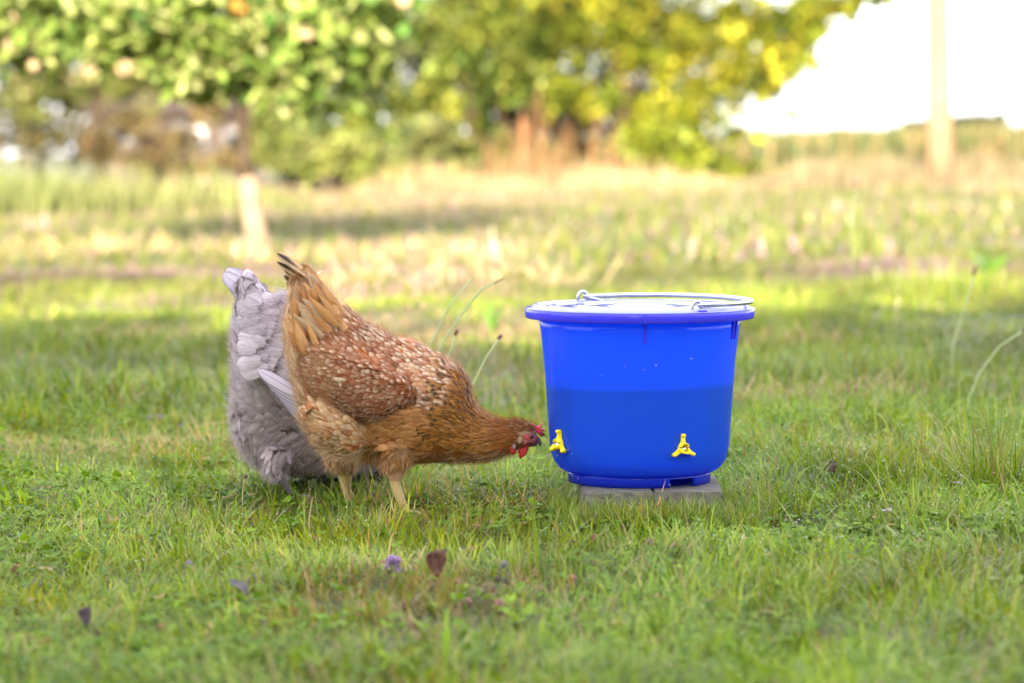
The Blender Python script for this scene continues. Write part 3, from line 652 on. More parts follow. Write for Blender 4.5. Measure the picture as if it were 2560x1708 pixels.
# drinking cups
def cup(ang, zc, label, roll):
    rr = .1425+.0006
    c = empty('drinking_cup', (0, 0, 0), None, None); c.parent = bucket; c['label'] = label
    c.location = (rr*math.cos(ang), rr*math.sin(ang), zc); c.rotation_euler = (roll, 0, 0)
    c.rotation_euler = (Matrix.Rotation(ang, 4, 'Z') @ Matrix.Rotation(R(-4), 4, 'Y') @ Matrix.Rotation(roll, 4, 'X')).to_euler()
    # local frame: x outward, y sideways, z up.  concave three-armed plate, thickness in x
    bm = bmesh.new(); outl = []
    arms = [90, 212, 328]; RL = (.0200, .0195, .0195)
    for i, a in enumerate(arms):
        for da, r_ in ((-44, .0082), (-24, .0088), (-12, .0125), (-8.5, RL[i]*.86), (-9.5, RL[i]*.95), (-5, RL[i]*1.03), (0, RL[i]*1.05), (5, RL[i]*1.03), (9.5, RL[i]*.95), (8.5, RL[i]*.86), (12, .0125), (24, .0088), (44, .0082)):
            an = R(a+da); outl.append((math.cos(an)*r_, math.sin(an)*r_))
    f0 = [bm.verts.new((0, a, b_)) for a, b_ in outl]; f1 = [bm.verts.new((.0052, a*.96, b_*.96)) for a, b_ in outl]
    nO = len(outl)
    for i in range(nO): bm.faces.new((f0[i], f0[(i+1) % nO], f1[(i+1) % nO], f1[i]))
    # open annulus front: ring of the cup
    NC = nO; cr = [bm.verts.new((.0058, math.cos(6.2832*i/NC+R(46))*.0072, math.sin(6.2832*i/NC+R(46))*.0072)) for i in range(NC)]
    for i in range(NC): bm.faces.new((f1[i], f1[(i+1) % NC], cr[(i+1) % NC], cr[i]))
    inner = [bm.verts.new((.0012, math.cos(6.2832*i/NC+R(46))*.0060, math.sin(6.2832*i/NC+R(46))*.0060)) for i in range(NC)]
    for i in range(NC): bm.faces.new((cr[i], cr[(i+1) % NC], inner[(i+1) % NC], inner[i]))
    bm.faces.new(inner)
    bmesh.ops.recalc_face_normals(bm, faces=bm.faces)
    bm_obj('star_bracket', bm, M_YEL, c, False)
    for i, a in enumerate(arms):
        bm = bmesh.new(); y_, z_ = math.cos(R(a))*RL[i]*.96, math.sin(R(a))*RL[i]*.96
        tube_bm(bm, [(0, y_, z_), (.0075, y_, z_), (.0092, y_*.97, z_*.97)], [.0031, .0030, .002], 10); bm_obj('arm_end', bm, M_YEL, c)
    # trough: the lower shell of the cup sticking out like a spoon
    bm = bmesh.new(); nA = 13; L1 = []; L2 = []; L3 = []; L4 = []
    for i in range(nA):
        a = R(180+180*i/(nA-1)); ca, sa = math.cos(a), math.sin(a); lip = .0085+.009*(-sa)
        L1.append(bm.verts.new((.004, ca*.0086, sa*.0086))); L2.append(bm.verts.new((lip, ca*.0080, sa*.0088)))
        L3.append(bm.verts.new((lip, ca*.0064, sa*.0070))); L4.append(bm.verts.new((.004, ca*.0064, sa*.0066)))
    for q in ((L1, L2), (L2, L3), (L3, L4)):
        for i in range(nA-1): bm.faces.new((q[0][i], q[1][i], q[1][i+1], q[0][i+1]))
    bmesh.ops.recalc_face_normals(bm, faces=bm.faces); bm_obj('trough', bm, M_YEL, c)
    bm = bmesh.new(); nA = 9; L1 = []; L2 = []; L3 = []; L4 = []
    for i in range(nA):
        a = R(20+140*i/(nA-1)); ca, sa = math.cos(a), math.sin(a)
        L1.append(bm.verts.new((.004, ca*.0086, sa*.0086))); L2.append(bm.verts.new((.0105, ca*.0080, sa*.0082)))
        L3.append(bm.verts.new((.0105, ca*.0064, sa*.0066))); L4.append(bm.verts.new((.004, ca*.0064, sa*.0066)))
    for q in ((L1, L2), (L2, L3), (L3, L4)):
        for i in range(nA-1): bm.faces.new((q[0][i], q[1][i], q[1][i+1], q[0][i+1]))
    bmesh.ops.recalc_face_normals(bm, faces=bm.faces); bm_obj('hood', bm, M_YEL, c)
    bm = bmesh.new(); tube_bm(bm, [(0, 0, -.001), (.0065, 0, -.0012), (.0066, 0, -.0012), (.0095, 0, -.0015)], [.0034, .0034, .002, .0018], 12); bm_obj('valve_pin', bm, M_PIN, c)
    return c
cup(R(-61), (1202-1108)*PX+.0, 'yellow cup turned towards the brown hen', R(8))
cup(R(-65), (1202-1117)*PX+.011, 'yellow cup facing the viewer', R(-4)).rotation_euler = (Matrix.Rotation(R(-65), 4, 'Z') @ Matrix.Rotation(R(-3), 4, 'Y') @ Matrix.Rotation(R(0), 4, 'X')).to_euler()
# fix first cup angle (far left side of the bucket)
for c in bucket.children:
    if c.get('label', '').startswith('yellow cup turned'):
        a = R(-90-61); c.location = (.1432*math.cos(a), .1432*math.sin(a), (1202-1108)*PX+.006)
        c.rotation_euler = (Matrix.Rotation(a, 4, 'Z') @ Matrix.Rotation(R(-3), 4, 'Y')).to_euler()
# drops on the bucket
dv = []
M_DROP = glossy_plastic('water_drops', (.5, .6, .9), .6, (.7, .8, 1), .02, .2)
bm = bmesh.new()
for (px, py) in ((1428, 1180), (1442, 1184), (1665, 1193), (1600, 905), (1628, 895), (1553, 897), (1497, 921), (1715, 881), (1392, 1130), (1402, 1085), (1417, 1110), (1425, 1120)):
    x_ = (px-1598)*PX; z_ = (1202-py)*PX; r_ = np.interp(z_, [.018, .0325, .043, .058, .19, .262], [.120, .1345, .1385, .1415, .1505, .1592])
    if abs(x_) > r_: continue
    a = -math.acos(x_/r_)
    z_ -= 0
    bmesh.ops.create_icosphere(bm, subdivisions=1, radius=random.uniform(.0012, .0024), matrix=Matrix.Translation((r_*math.cos(a), r_*math.sin(a), z_)))
o = bm_obj('water_drops', bm, M_DROP, bucket); o['kind'] = 'stuff'
# paving blocks
def paver(px0, px1, yn, yf, label, rz):
    x0 = P(px0, 1229, yn).x; x1 = P(px1, 1229, yn).x; w_ = x1-x0; d_ = yf-yn; h_ = .06
    bm = bmesh.new(); box(bm, (0, 0, -h_/2-.0005), (w_, d_, h_)); bmesh.ops.bevel(bm, geom=bm.edges[:], offset=.0025, segments=2, affect='EDGES')
    bmesh.ops.subdivide_edges(bm, edges=[e for e in bm.edges if e.calc_length() > .03], cuts=6, use_grid_fill=True)
    for v in bm.verts:
        if v.co.z < -.003: v.co += Vector((random.gauss(0, .0006), random.gauss(0, .0006), 0))
    tp = bucket.location; xc = (x0+x1)/2; zc = tp.z-(xc-tp.x)*math.sin(ROLL)
    o = bm_obj('paving_block', bm, M_CONC, None, False, Vector((xc, (yn+yf)/2, zc))); o.rotation_euler = (0, ROLL, rz)
    return tag(o, label, 'paving block', 'paving blocks under the bucket')
paver(1455, 1632, 4.735, 4.975, 'grey concrete block under the left half of the bucket', R(1.0))
paver(1638, 1812, 4.74, 4.985, 'grey concrete block under the right half of the bucket, its wet top showing', R(-1.0))

# ------------------------------------------------------------------ hens
def feather_mat(name, bump_barb=.5, rough=.55):
    m, n, out = mat(name)
    ca = N(n, 'ShaderNodeAttribute', attribute_name='ca'); cb = N(n, 'ShaderNodeAttribute', attribute_name='cb')
    uv = N(n, 'ShaderNodeUVMap', uv_map='UVMap'); sp = N(n, 'ShaderNodeSeparateXYZ'); n.links.new(uv.outputs[0], sp.inputs[0])
    def math_(op, a, b=None, clamp=False):
        x = N(n, 'ShaderNodeMath', operation=op); x.use_clamp = clamp
        for i, v in enumerate((a, b)):
            if v is None: continue
            if isinstance(v, (int, float)): x.inputs[i].default_value = v
            else: n.links.new(v, x.inputs[i])
        return x.outputs[0]
    u = math_('SUBTRACT', sp.outputs[0], .5); au = math_('ABSOLUTE', u); v = sp.outputs[1]
    # spot near the tip
    du = math_('MULTIPLY', u, 2.6); dv_ = math_('MULTIPLY', math_('SUBTRACT', v, .84), 2.7)
    dist = math_('SQRT', math_('ADD', math_('MULTIPLY', du, du), math_('MULTIPLY', dv_, dv_)))
    spot0 = (dist,)
    # fine barbs
    nz = N(n, 'ShaderNodeTexNoise'); nz.inputs['Scale'].default_value = 1; nz.inputs['Detail'].default_value = 4
    mp = N(n, 'ShaderNodeMapping'); mp.inputs['Scale'].default_value = (26, 3.2, 1); n.links.new(uv.outputs[0], mp.inputs[0])
    geo = N(n, 'ShaderNodeTexCoord'); ad = N(n, 'ShaderNodeVectorMath', operation='ADD'); sc = N(n, 'ShaderNodeVectorMath', operation='SCALE'); sc.inputs['Scale'].default_value = 30
    n.links.new(geo.outputs['Object'], sc.inputs[0]); n.links.new(mp.outputs[0], ad.inputs[0]); n.links.new(sc.outputs[0], ad.inputs[1]); n.links.new(ad.outputs[0], nz.inputs['Vector'])
    wob = math_('MULTIPLY', math_('SUBTRACT', nz.outputs[0], .5), 1.7)
    sm_ = math_('MULTIPLY', math_('SUBTRACT', math_('SUBTRACT', 1.15, dist), wob), 1.3, True); spot = math_('MULTIPLY', sm_, cb.outputs['Alpha'], True)
    c1 = N(n, 'ShaderNodeMix', data_type='RGBA'); n.links.new(spot, c1.inputs[0]); n.links.new(ca.outputs['Color'], c1.inputs[6]); n.links.new(cb.outputs['Color'], c1.inputs[7])
    # edge / shaft line, strength in alpha of ca
    edge = math_('MULTIPLY', math_('GREATER_THAN', math_('ADD', math_('MULTIPLY', au, 1.75), math_('MULTIPLY', math_('POWER', v, 8.0), .35)), .80), ca.outputs['Alpha'])
    shaft = math_('MULTIPLY', math_('LESS_THAN', au, .035), math_('MULTIPLY', ca.outputs['Alpha'], .8))
    ed = math_('ADD', edge, shaft, True)
    c2 = N(n, 'ShaderNodeMix', data_type='RGBA', blend_type='MULTIPLY'); n.links.new(ed, c2.inputs[0]); n.links.new(c1.outputs[2], c2.inputs[6]); c2.inputs[7].default_value = (.38, .34, .36, 1)
    mr = N(n, 'ShaderNodeMapRange'); mr.inputs['From Min'].default_value = .3; mr.inputs['From Max'].default_value = .7; mr.inputs['To Min'].default_value = 1-bump_barb; mr.inputs['To Max'].default_value = 1+bump_barb*.45
    n.links.new(nz.outputs[0], mr.inputs[0])
    c3 = N(n, 'ShaderNodeVectorMath', operation='SCALE'); n.links.new(c2.outputs[2], c3.inputs[0]); n.links.new(mr.outputs[0], c3.inputs['Scale'])
    b = N(n, 'ShaderNodeBsdfPrincipled'); b.inputs['Roughness'].default_value = rough; b.inputs['Specular IOR Level'].default_value = .3
    b.inputs['Sheen Weight'].default_value = .25; b.inputs['Sheen Roughness'].default_value = .4
    t = N(n, 'ShaderNodeBsdfTranslucent'); ms = N(n, 'ShaderNodeMixShader'); ms.inputs[0].default_value = .18
    n.links.new(c3.outputs[0], b.inputs['Base Color']); n.links.new(c3.outputs[0], t.inputs[0])
    n.links.new(b.outputs[0], ms.inputs[1]); n.links.new(t.outputs[0], ms.inputs[2]); n.links.new(ms.outputs[0], out.inputs[0])
    return m
M_FEA = feather_mat('brown_feathers', .38); M_FEG = feather_mat('grey_feathers', .16)
VR = np.array([0, .2, .42, .64, .82, .94, 1.0])
WPROF = {'round': np.array([.45, .72, .92, 1.0, .88, .58, .12]), 'point': np.array([.6, .85, 1.0, .85, .5, .25, .03]), 'blunt': np.array([.5, .8, .95, 1.0, .93, .68, .20]), 'long': np.array([.35, .6, .8, .95, 1.0, .72, .18])}
UC = np.array([-1, -.5, 0, .5, 1.])
def feather_geo(pos, d, nrm, ln, w, tilt, curl, arch, shape, ca, cb, lift0=0.0):
    n = len(pos); nr = len(VR); nc = len(UC)
    nrm = norm(nrm); d = norm(d-nrm*(d*nrm).sum(1, keepdims=True)); s = np.cross(d, nrm)
    V = np.zeros((n, nr, nc, 3)); wp = WPROF[shape]
    p = pos+nrm*lift0; a = tilt.copy(); prev = 0
    for i, v in enumerate(VR):
        stp = (v-prev)*ln; prev = v
        p = p+(d*np.cos(a)[:, None]+nrm*np.sin(a)[:, None])*stp[:, None]
        nn = nrm*np.cos(a)[:, None]-d*np.sin(a)[:, None]
        a = a+curl/len(VR)
        for j, u in enumerate(UC):
            V[:, i, j] = p+s*(u*w*wp[i]/2)[:, None]-nn*(arch*w*wp[i]*u*u)[:, None]
    idx = np.arange(nr*nc).reshape(nr, nc)
    q = np.stack([idx[:-1, :-1], idx[:-1, 1:], idx[1:, 1:], idx[1:, :-1]], -1).reshape(-1, 4)
    Q = (np.arange(n)*nr*nc)[:, None, None]+q[None]
    uvt = np.stack(np.meshgrid((UC+1)/2, VR), -1).reshape(-1, 2)
    return V.reshape(-1, 3), Q.reshape(-1, 4), np.tile(uvt, (n, 1)), np.repeat(ca, nr*nc, 0), np.repeat(cb, nr*nc, 0)
def feather_obj(name, sets, material, parent, kind=None):
    V = []; Q = []; U = []; A = []; B = []; o = 0
    for v, q, u, a, b_ in sets:
        V.append(v); Q.append(q+o); U.append(u); A.append(a); B.append(b_); o += len(v)
    V = np.concatenate(V)-np.array(parent.location if parent.parent is None else parent.matrix_world.translation)
    ob = link(name, np_mesh(name, V, [np.concatenate(Q)], {'ca': np.concatenate(A), 'cb': np.concatenate(B)}, uv=np.concatenate(U)), material, parent)
    if kind: ob['kind'] = kind
    return ob
def hair_obj(name, pos, d, ln, w, col, parent, material):
    n = len(pos); sd = norm(np.cross(d, rng.normal(size=(n, 3))))
    bend = norm(d+rng.normal(size=(n, 3))*.25+np.array([0, 0, -.25]))
    p1 = pos+d*ln[:, None]*.5; p2 = p1+bend*ln[:, None]*.5
    V = np.stack([pos-sd*w, pos+sd*w, p1+sd*w*.8, p1-sd*w*.8, p2], 1).reshape(-1, 3)-np.array(parent.location)
    off = (np.arange(n)*5)[:, None]
    ob = link(name, np_mesh(name, V, [off+np.array([[0, 1, 2, 3]]), off+np.array([[3, 2, 4]])], {'col': np.repeat(col, 5, 0)}), material, parent)
    ob['kind'] = 'stuff'; return ob
M_HAIR = leafy('down', rough=.7, transl=.35, spec=.1, gain=1.0)
# down must not tint its transmitted light green
for nd in M_HAIR.node_tree.nodes:
    if nd.type == 'MIX': nd.inputs[7].default_value = (1, 1, 1, 1)

def spine_body(name, pairs, dep, tubes, base, voxel=.0032):
    """loft through (top, bottom, halfwidth) outlines, united with leg tubes into one skin"""
    bm = bmesh.new(); rings = []; cen = []; ups = []
    for (tx, ty, bx, by, w), y in zip(pairs, dep):
        t = P(tx, ty, y); b_ = P(bx, by, y); c = (t+b_)/2; up = (t-b_)/2; cen.append(c); ups.append(up)
        w = w*PX; ring = []
        for k in range(28):
            a = 6.28318*k/28; ca, sa = math.cos(a), math.sin(a)
            # slightly pear-shaped section: fuller below
            ww = w*(1-.12*ca)
            ring.append(bm.verts.new(c+up*ca+Vector((0, 1, 0))*ww*math.copysign(abs(sa)**.92, sa)))
        rings.append(ring)
    for i in range(len(rings)-1):
        for k in range(28): bm.faces.new((rings[i][k], rings[i][(k+1) % 28], rings[i+1][(k+1) % 28], rings[i+1][k]))
    bm.faces.new(rings[0][::-1]); bm.faces.new(rings[-1])
    for pts, rad in tubes: tube_bm(bm, pts, rad, 14)
    bmesh.ops.recalc_face_normals(bm, faces=bm.faces)
    me = bpy.data.meshes.new('tmp'); bm.to_mesh(me); bm.free()
    o = bpy.data.objects.new('tmp', me); COL.objects.link(o)
    md = o.modifiers.new('r', 'REMESH'); md.mode = 'VOXEL'; md.voxel_size = voxel; md.use_smooth_shade = True
    sm = o.modifiers.new('s', 'SMOOTH'); sm.iterations = 6; sm.factor = .5
    dg = bpy.context.evaluated_depsgraph_get(); dg.update()
    ev = bpy.data.meshes.new_from_object(o.evaluated_get(dg)); bpy.data.objects.remove(o); bpy.data.meshes.remove(me)
    ev.name = name
    return ev, cen, ups
def sample_surface(me, n, r, keep=None):
    me.calc_loop_triangles(); nv = len(me.vertices); co = np.zeros(nv*3, np.float32); me.vertices.foreach_get('co', co); co = co.reshape(-1, 3).astype(float)
    nt_ = len(me.loop_triangles); ti = np.zeros(nt_*3, np.int32); me.loop_triangles.foreach_get('vertices', ti); ti = ti.reshape(-1, 3)
    vn = np.zeros(nv*3, np.float32); me.vertices.foreach_get('normal', vn); vn = vn.reshape(-1, 3).astype(float)
    a, b_, c = co[ti[:, 0]], co[ti[:, 1]], co[ti[:, 2]]; ar = np.linalg.norm(np.cross(b_-a, c-a), axis=1)
    k = rng.choice(nt_, n, p=ar/ar.sum()); u = rng.random(n); v = rng.random(n); f = u+v > 1; u[f] = 1-u[f]; v[f] = 1-v[f]
    w = 1-u-v; p = a[k]*w[:, None]+b_[k]*u[:, None]+c[k]*v[:, None]
    nn = norm(vn[ti[k, 0]]*w[:, None]+vn[ti[k, 1]]*u[:, None]+vn[ti[k, 2]]*v[:, None])
    if keep is not None:
        m_ = keep(p); p = p[m_]; nn = nn[m_]
    if r is None: return p, nn
    rr = r(p) if callable(r) else np.full(len(p), r)
    cell = {}; out_ = []; cs = rr.max()
    for i in range(len(p)):
        q = p[i]; key = tuple((q//cs).astype(int)); ok = True
        for dx_ in (-1, 0, 1):
            for dy_ in (-1, 0, 1):
                for dz_ in (-1, 0, 1):
                    for j in cell.get((key[0]+dx_, key[1]+dy_, key[2]+dz_), ()):
                        e = p[j]-q
                        if e[0]*e[0]+e[1]*e[1]+e[2]*e[2] < rr[i]*rr[i]: ok = False; break
                    if not ok: break
                if not ok: break
            if not ok: break
        if ok: cell.setdefault(key, []).append(i); out_.append(i)
    return p[out_], nn[out_]
def project(p):
    q = p-np.array(CP); f = q@np.array(F_)
    return 1280+FPX*(q@np.array(Rv))/f, 854-FPX*(q@np.array(Uv))/f
def spine_param(p, cen, ups):
    C_ = np.array([list(c) for c in cen]); Up = np.array([list(u) for u in ups])
    T_ = norm(np.gradient(C_, axis=0))
    best = np.full(len(p), 1e9); s = np.zeros(len(p))
    for i in range(len(C_)-1):
        a, b_ = C_[i], C_[i+1]; ab_ = b_-a; t = np.clip(((p-a)@ab_)/(ab_@ab_), 0, 1); dd = np.linalg.norm(p-(a+t[:, None]*ab_), axis=1)
        # nearest in the plane sense: use ring plane distance too
        m_ = dd < best; best[m_] = dd[m_]; s[m_] = i+t[m_]
    i0 = s.astype(int).clip(0, len(C_)-2); f = (s-i0)[:, None]
    c = C_[i0]*(1-f)+C_[i0+1]*f; up = Up[i0]*(1-f)+Up[i0+1]*f; T = norm(T_[i0]*(1-f)+T_[i0+1]*f)
    v = ((p-c)*up).sum(1)/np.maximum((up*up).sum(1), 1e-9)   # 1 top, -1 bottom
    return s, v, T
def blend(*cs): return np.array(cs)

# ---- brown hen
HY = 4.925
pairs = [(793, 694, 735, 714, 8), (810, 716, 729, 737, 20), (836, 746, 722, 772, 38), (866, 769, 715, 806, 56), (897, 795, 716, 850, 76), (925, 817, 724, 895, 96), (958, 832, 738, 955, 114),
         (994, 848, 752, 1015, 124), (1030, 853, 785, 1075, 130), (1064, 869, 835, 1118, 130), (1098, 889, 900, 1144, 124), (1130, 904, 968, 1156, 114), (1158, 928, 1038, 1156, 100), (1175, 960, 1092, 1152, 84),
         (1184, 1000, 1138, 1153, 66), (1206, 1030, 1180, 1152, 54), (1240, 1046, 1220, 1148, 45), (1272, 1050, 1255, 1138, 38), (1303, 1051, 1285, 1126, 31), (1329, 1061, 1306, 1117, 25), (1344, 1080, 1322, 1111, 16)]
dep = [HY+.0*i for i in range(len(pairs))]
hb = P(950, 1290, HY); hb.z = gz(hb)
hen = empty('brown_hen', hb, 'brown and cream speckled hen with a red comb pecking at the yellow cup', 'hen')
def foot(tubes, ank, toe_dir, y):
    for a, l in ((0, .036), (.55, .030), (-.55, .030), (3.14, .016)):
        dd = Vector((math.cos(a+toe_dir), math.sin(a+toe_dir), 0)); tubes.append(([ank, ank+dd*l*.5+Vector((0, 0, .004)), ank+dd*l+Vector((0, 0, -.003))], [.0052, .0042, .0022]))
tubes = []
l1 = [P(860, 1085, 4.985), P(852, 1150, 4.985), P(862, 1188, 4.985), P(867, 1222, 4.985), P(876, 1262, 4.985), P(881, 1282, 4.985)]
tubes.append((l1, [.034, .026, .0125, .0078, .0072, .0078]))
l2 = [P(985, 1110, 4.875), P(988, 1160, 4.875), P(988, 1195, 4.875), P(989, 1216, 4.875), P(1003, 1252, 4.875), P(1016, 1288, 4.875)]
tubes.append((l2, [.030, .021, .0115, .0086, .0074, .0080]))
foot(tubes, l1[-1]+Vector((0, 0, .001)), .1, 0); foot(tubes, l2[-1]+Vector((0, 0, .001)), -.35, 0)
# thigh bulge
tubes.append(([P(800, 1010, 4.87), P(850, 1070, 4.865), P(900, 1120, 4.87)], [.040, .047, .026]))
bme, cen, ups = spine_body('body', pairs, dep, tubes, hb)
M_SKIN = principled('hen_skin', (.36, .22, .12), .7, .3)
m, n, out = mat('hen_shank'); M_SHANK = m
tc = N(n, 'ShaderNodeTexCoord'); vo = N(n, 'ShaderNodeTexVoronoi', feature='DISTANCE_TO_EDGE'); mp = N(n, 'ShaderNodeMapping'); mp.inputs['Scale'].default_value = (170, 170, 260)
n.links.new(tc.outputs['Object'], mp.inputs[0]); n.links.new(mp.outputs[0], vo.inputs['Vector'])
rp = N(n, 'ShaderNodeValToRGB'); e = rp.color_ramp.elements; e[0].position = .02; e[0].color = (.36, .22, .08, 1); e[1].position = .16; e[1].color = (.60, .46, .20, 1)
b = N(n, 'ShaderNodeBsdfPrincipled'); b.inputs['Roughness'].default_value = .45; bp = N(n, 'ShaderNodeBump'); bp.inputs['Strength'].default_value = .8; bp.inputs['Distance'].default_value = .0008
n.links.new(vo.outputs['Distance'], rp.inputs[0]); n.links.new(rp.outputs[0], b.inputs['Base Color']); n.links.new(vo.outputs['Distance'], bp.inputs['Height']); n.links.new(bp.outputs[0], b.inputs['Normal']); n.links.new(b.outputs[0], out.inputs[0])
def finish_body(me, root, skin, shank, zcut):
    me.materials.clear()
    nv = len(me.vertices); co = np.zeros(nv*3, np.float32); me.vertices.foreach_get('co', co); co = co.reshape(-1, 3); vn = np.zeros(nv*3, np.float32); me.vertices.foreach_get('normal', vn); vn = vn.reshape(-1, 3)
    k_ = np.clip((co[:, 2]-zcut-.008)/.02, 0, 1)[:, None]*np.clip((1290-project(co.astype(float))[0])/60, 0, 1)[:, None]; me.vertices.foreach_set('co', (co-vn*.0032*k_).ravel())
    o = link('body', me, [skin, shank], root)
    nv = len(me.vertices); co = np.zeros(nv*3, np.float32); me.vertices.foreach_get('co', co); co = co.reshape(-1, 3)
    mi = np.zeros(len(me.polygons), np.int32)
    cz = np.zeros(len(me.polygons)*3, np.float32); me.polygons.foreach_get('center', cz); cz = cz.reshape(-1, 3)
    mi[cz[:, 2] < zcut] = 1; me.polygons.foreach_set('material_index', mi)
    me.vertices.foreach_set('co', (co-np.array(root.location, np.float32)).ravel()); me.update()
    return o
ZC = P(990, 1198, 4.9).z
def above_shank(p): return p[:, 2] > ZC+.004
def flow(p, nn, s, v, T):
    d = -T
    px, py = project(p)
    down = np.array([0, 0, -1.])
    # legs: feathers point down; thigh: down and back
    leg = np.clip((py-1110)/50, 0, 1)*((px < 1035) & (py > 1110))
    d = d*(1-leg)[:, None]+(down+np.array([-.15, 0, 0]))*leg[:, None]
    d = d+np.array([0, 0, -.18])*(np.abs(v) < .9)[:, None]
    d = d+rng.normal(size=d.shape)*.10
    return norm(d), px, py
def brown_r(p):
    s, v, T = spine_param(p, cen, ups)
    return np.interp(s, [0, 3, 6, 11, 13, 15, 17, 20], [.0075, .0080, .0068, .0062, .0055, .0042, .0032, .0026])
p, nn = sample_surface(bme, 45000, brown_r, above_shank)
s, v, T = spine_param(p, cen, ups); d, px, py = flow(p, nn, s, v, T)
n_ = len(p); nz1 = rng.random(n_); nz2 = rng.random((n_, 1))
ca = np.zeros((n_, 4)); cb = np.zeros((n_, 4))
RUST = np.array([.30, .075, .012]); DRUST = np.array([.15, .036, .008]); CREAM = np.array([.76, .60, .43]); BUFF = np.array([.50, .25, .085]); GOLD = np.array([.46, .185, .025]); PALE = np.array([.60, .39, .22]); BLK = np.array([.018, .014, .010]); HEAD = np.array([.28, .095, .02])
def setc(m_, a, b_, al, edge=.0):
    f = nz2[m_]; ca[m_, :3] = a[0]*(1-f)+a[1]*f; ca[m_, 3] = edge; cb[m_, :3] = b_; cb[m_, 3] = al
setc(np.ones(n_, bool), (BUFF, RUST*.6+BUFF*.4), CREAM, .55, .15)
tail = (s < 4.2); setc(tail, (BUFF, PALE), CREAM, .35, .1)
back = (s >= 4.2) & (s < 12) & (v > -.05); setc(back, (RUST, RUST*1.25), CREAM, .85, .1)
mid = back & (nz1 < .16); setc(mid, (DRUST, RUST), CREAM, .25, .1)
sh = (s > 9) & (s < 13) & (v > .1) ; k_ = sh & (nz1 > .35); setc(k_, (BUFF*1.05, RUST+.1), CREAM*1.05, .9, .0)
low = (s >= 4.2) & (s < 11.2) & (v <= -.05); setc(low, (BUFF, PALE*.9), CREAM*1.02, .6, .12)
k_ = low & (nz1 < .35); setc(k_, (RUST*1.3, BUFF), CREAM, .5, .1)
br = (s >= 9.5) & (s < 13) & (v <= .15); setc(br, (BUFF*1.0, BUFF*.8), RUST*1.2, .45, .05)
nk = (s >= 12.2) & (s < 16.6); setc(nk, (GOLD, GOLD*.75), PALE, .35, .15)
k_ = (s >= 11.4) & (s < 15.2) & (v > -.55) & (nz1 < .42); setc(k_, (GOLD*.8, GOLD), BLK*2, 1.0, .1)
k_ = nk & (v < -.6); setc(k_, (GOLD*.5, RUST*.9), GOLD, .4, .2)
hd = s >= 16.2; setc(hd, (HEAD*1.35, HEAD), GOLD, .55, .15); k_ = (s > 17.6); setc(k_, (HEAD, HEAD*.75), HEAD*1.4, .4, .15)
fan = np.clip(np.interp(s, [0, 3, 6, 11, 14, 16, 18, 20], [.034, .030, .021, .018, .018, .014, .0095, .0065]), 0, 1)*rng.uniform(.85, 1.2, n_)
legm = (py > 1120) & (px < 1035); fan[legm | ((py > 1090) & (v < -.75) & (s < 12))] *= .5
wid = np.interp(s, [0, 3, 6, 11, 13, 16, 18, 20], [.012, .0125, .0115, .0100, .0068, .0045, .0033, .0026])*rng.uniform(.65, 1.3, n_); wid[legm] *= .6
tilt = np.interp(s, [0, 4, 12, 16, 20], [.22, .22, .22, .24, .25])+rng.normal(0, .03, n_)
blk = cb[:, 0] < .05; cb[:, 3] = np.where(blk, 1.0, cb[:, 3]*np.clip(.12+1.5*rng.random(n_)*(.35+vnoise(px, py, .03, 2)), .05, 1.0)); ca[:, :3] *= rng.uniform(.75, 1.25, (n_, 1))
patch = vnoise(px, py, .022, 4); kp = (s >= 4.2) & (s < 12) & (v > -.05); ca[kp, :3] *= (.65+.8*patch[kp])[:, None]
face = (px > 1300) & (py > 1078)          # bare skin of the face
ok = ~face & ~(legm & (py > 1180))
sel_p = ok & (s >= 12.4)
sel_r = ok & (s < 12.4)
def sub(m_, shape, curl): return feather_geo(p[m_], d[m_], nn[m_], fan[m_], wid[m_], tilt[m_], np.full(m_.sum(), curl), .07, shape, ca[m_], cb[m_], lift0=.0006)
feather_obj('plumage', [sub(sel_r, 'round', -.30), sub(sel_p, 'point', -.2)], M_FEA, hen, 'stuff')
finish_body(bme, hen, M_SKIN, M_SHANK, ZC)
# fluffy down: thigh, vent, throat
def fluff(me_world_sampler, nmax, cond, col, ln, root):
    pass
hp, hn = p, nn
k_ = ok & (((s < 9) & (v < .2)) | legm | (py > 1125)); idx = rng.choice(np.where(k_)[0], 9000)
jit = rng.normal(size=(9000, 3))*.004; dd = norm(d[idx]+hn[idx]*rng.uniform(.1, .75, (9000, 1))+rng.normal(size=(9000, 3))*.2)
cc = np.array([.66, .50, .32])*rng.uniform(.7, 1.25, (9000, 1))
hair_obj('down', hp[idx]+jit, dd, rng.uniform(.008, .017, 9000), .00016, cc, hen, M_HAIR)
# fine loose strands over the whole plumage soften the feather edges
allok = np.where(ok & ~face)[0]; idx = rng.choice(allok, 30000)
dd = norm(d[idx]+hn[idx]*rng.uniform(.05, .42, (30000, 1))+rng.normal(size=(30000, 3))*.16)
f_ = rng.random((30000, 1))**1.2*(.5+.35*((s[idx] > 4) & (s[idx] < 12.5))[:, None]); cc = (ca[idx, :3]*(1-f_)+cb[idx, :3]*f_)*rng.uniform(.8, 1.25, (30000, 1))
hl = np.interp(s[idx], [0, 6, 14, 20], [.018, .013, .009, .005])*rng.uniform(.7, 1.2, 30000)
hair_obj('loose_barbs', hp[idx]+hn[idx]*.002+rng.normal(size=(30000, 3))*.003, dd, hl, .00022, cc, hen, M_HAIR)
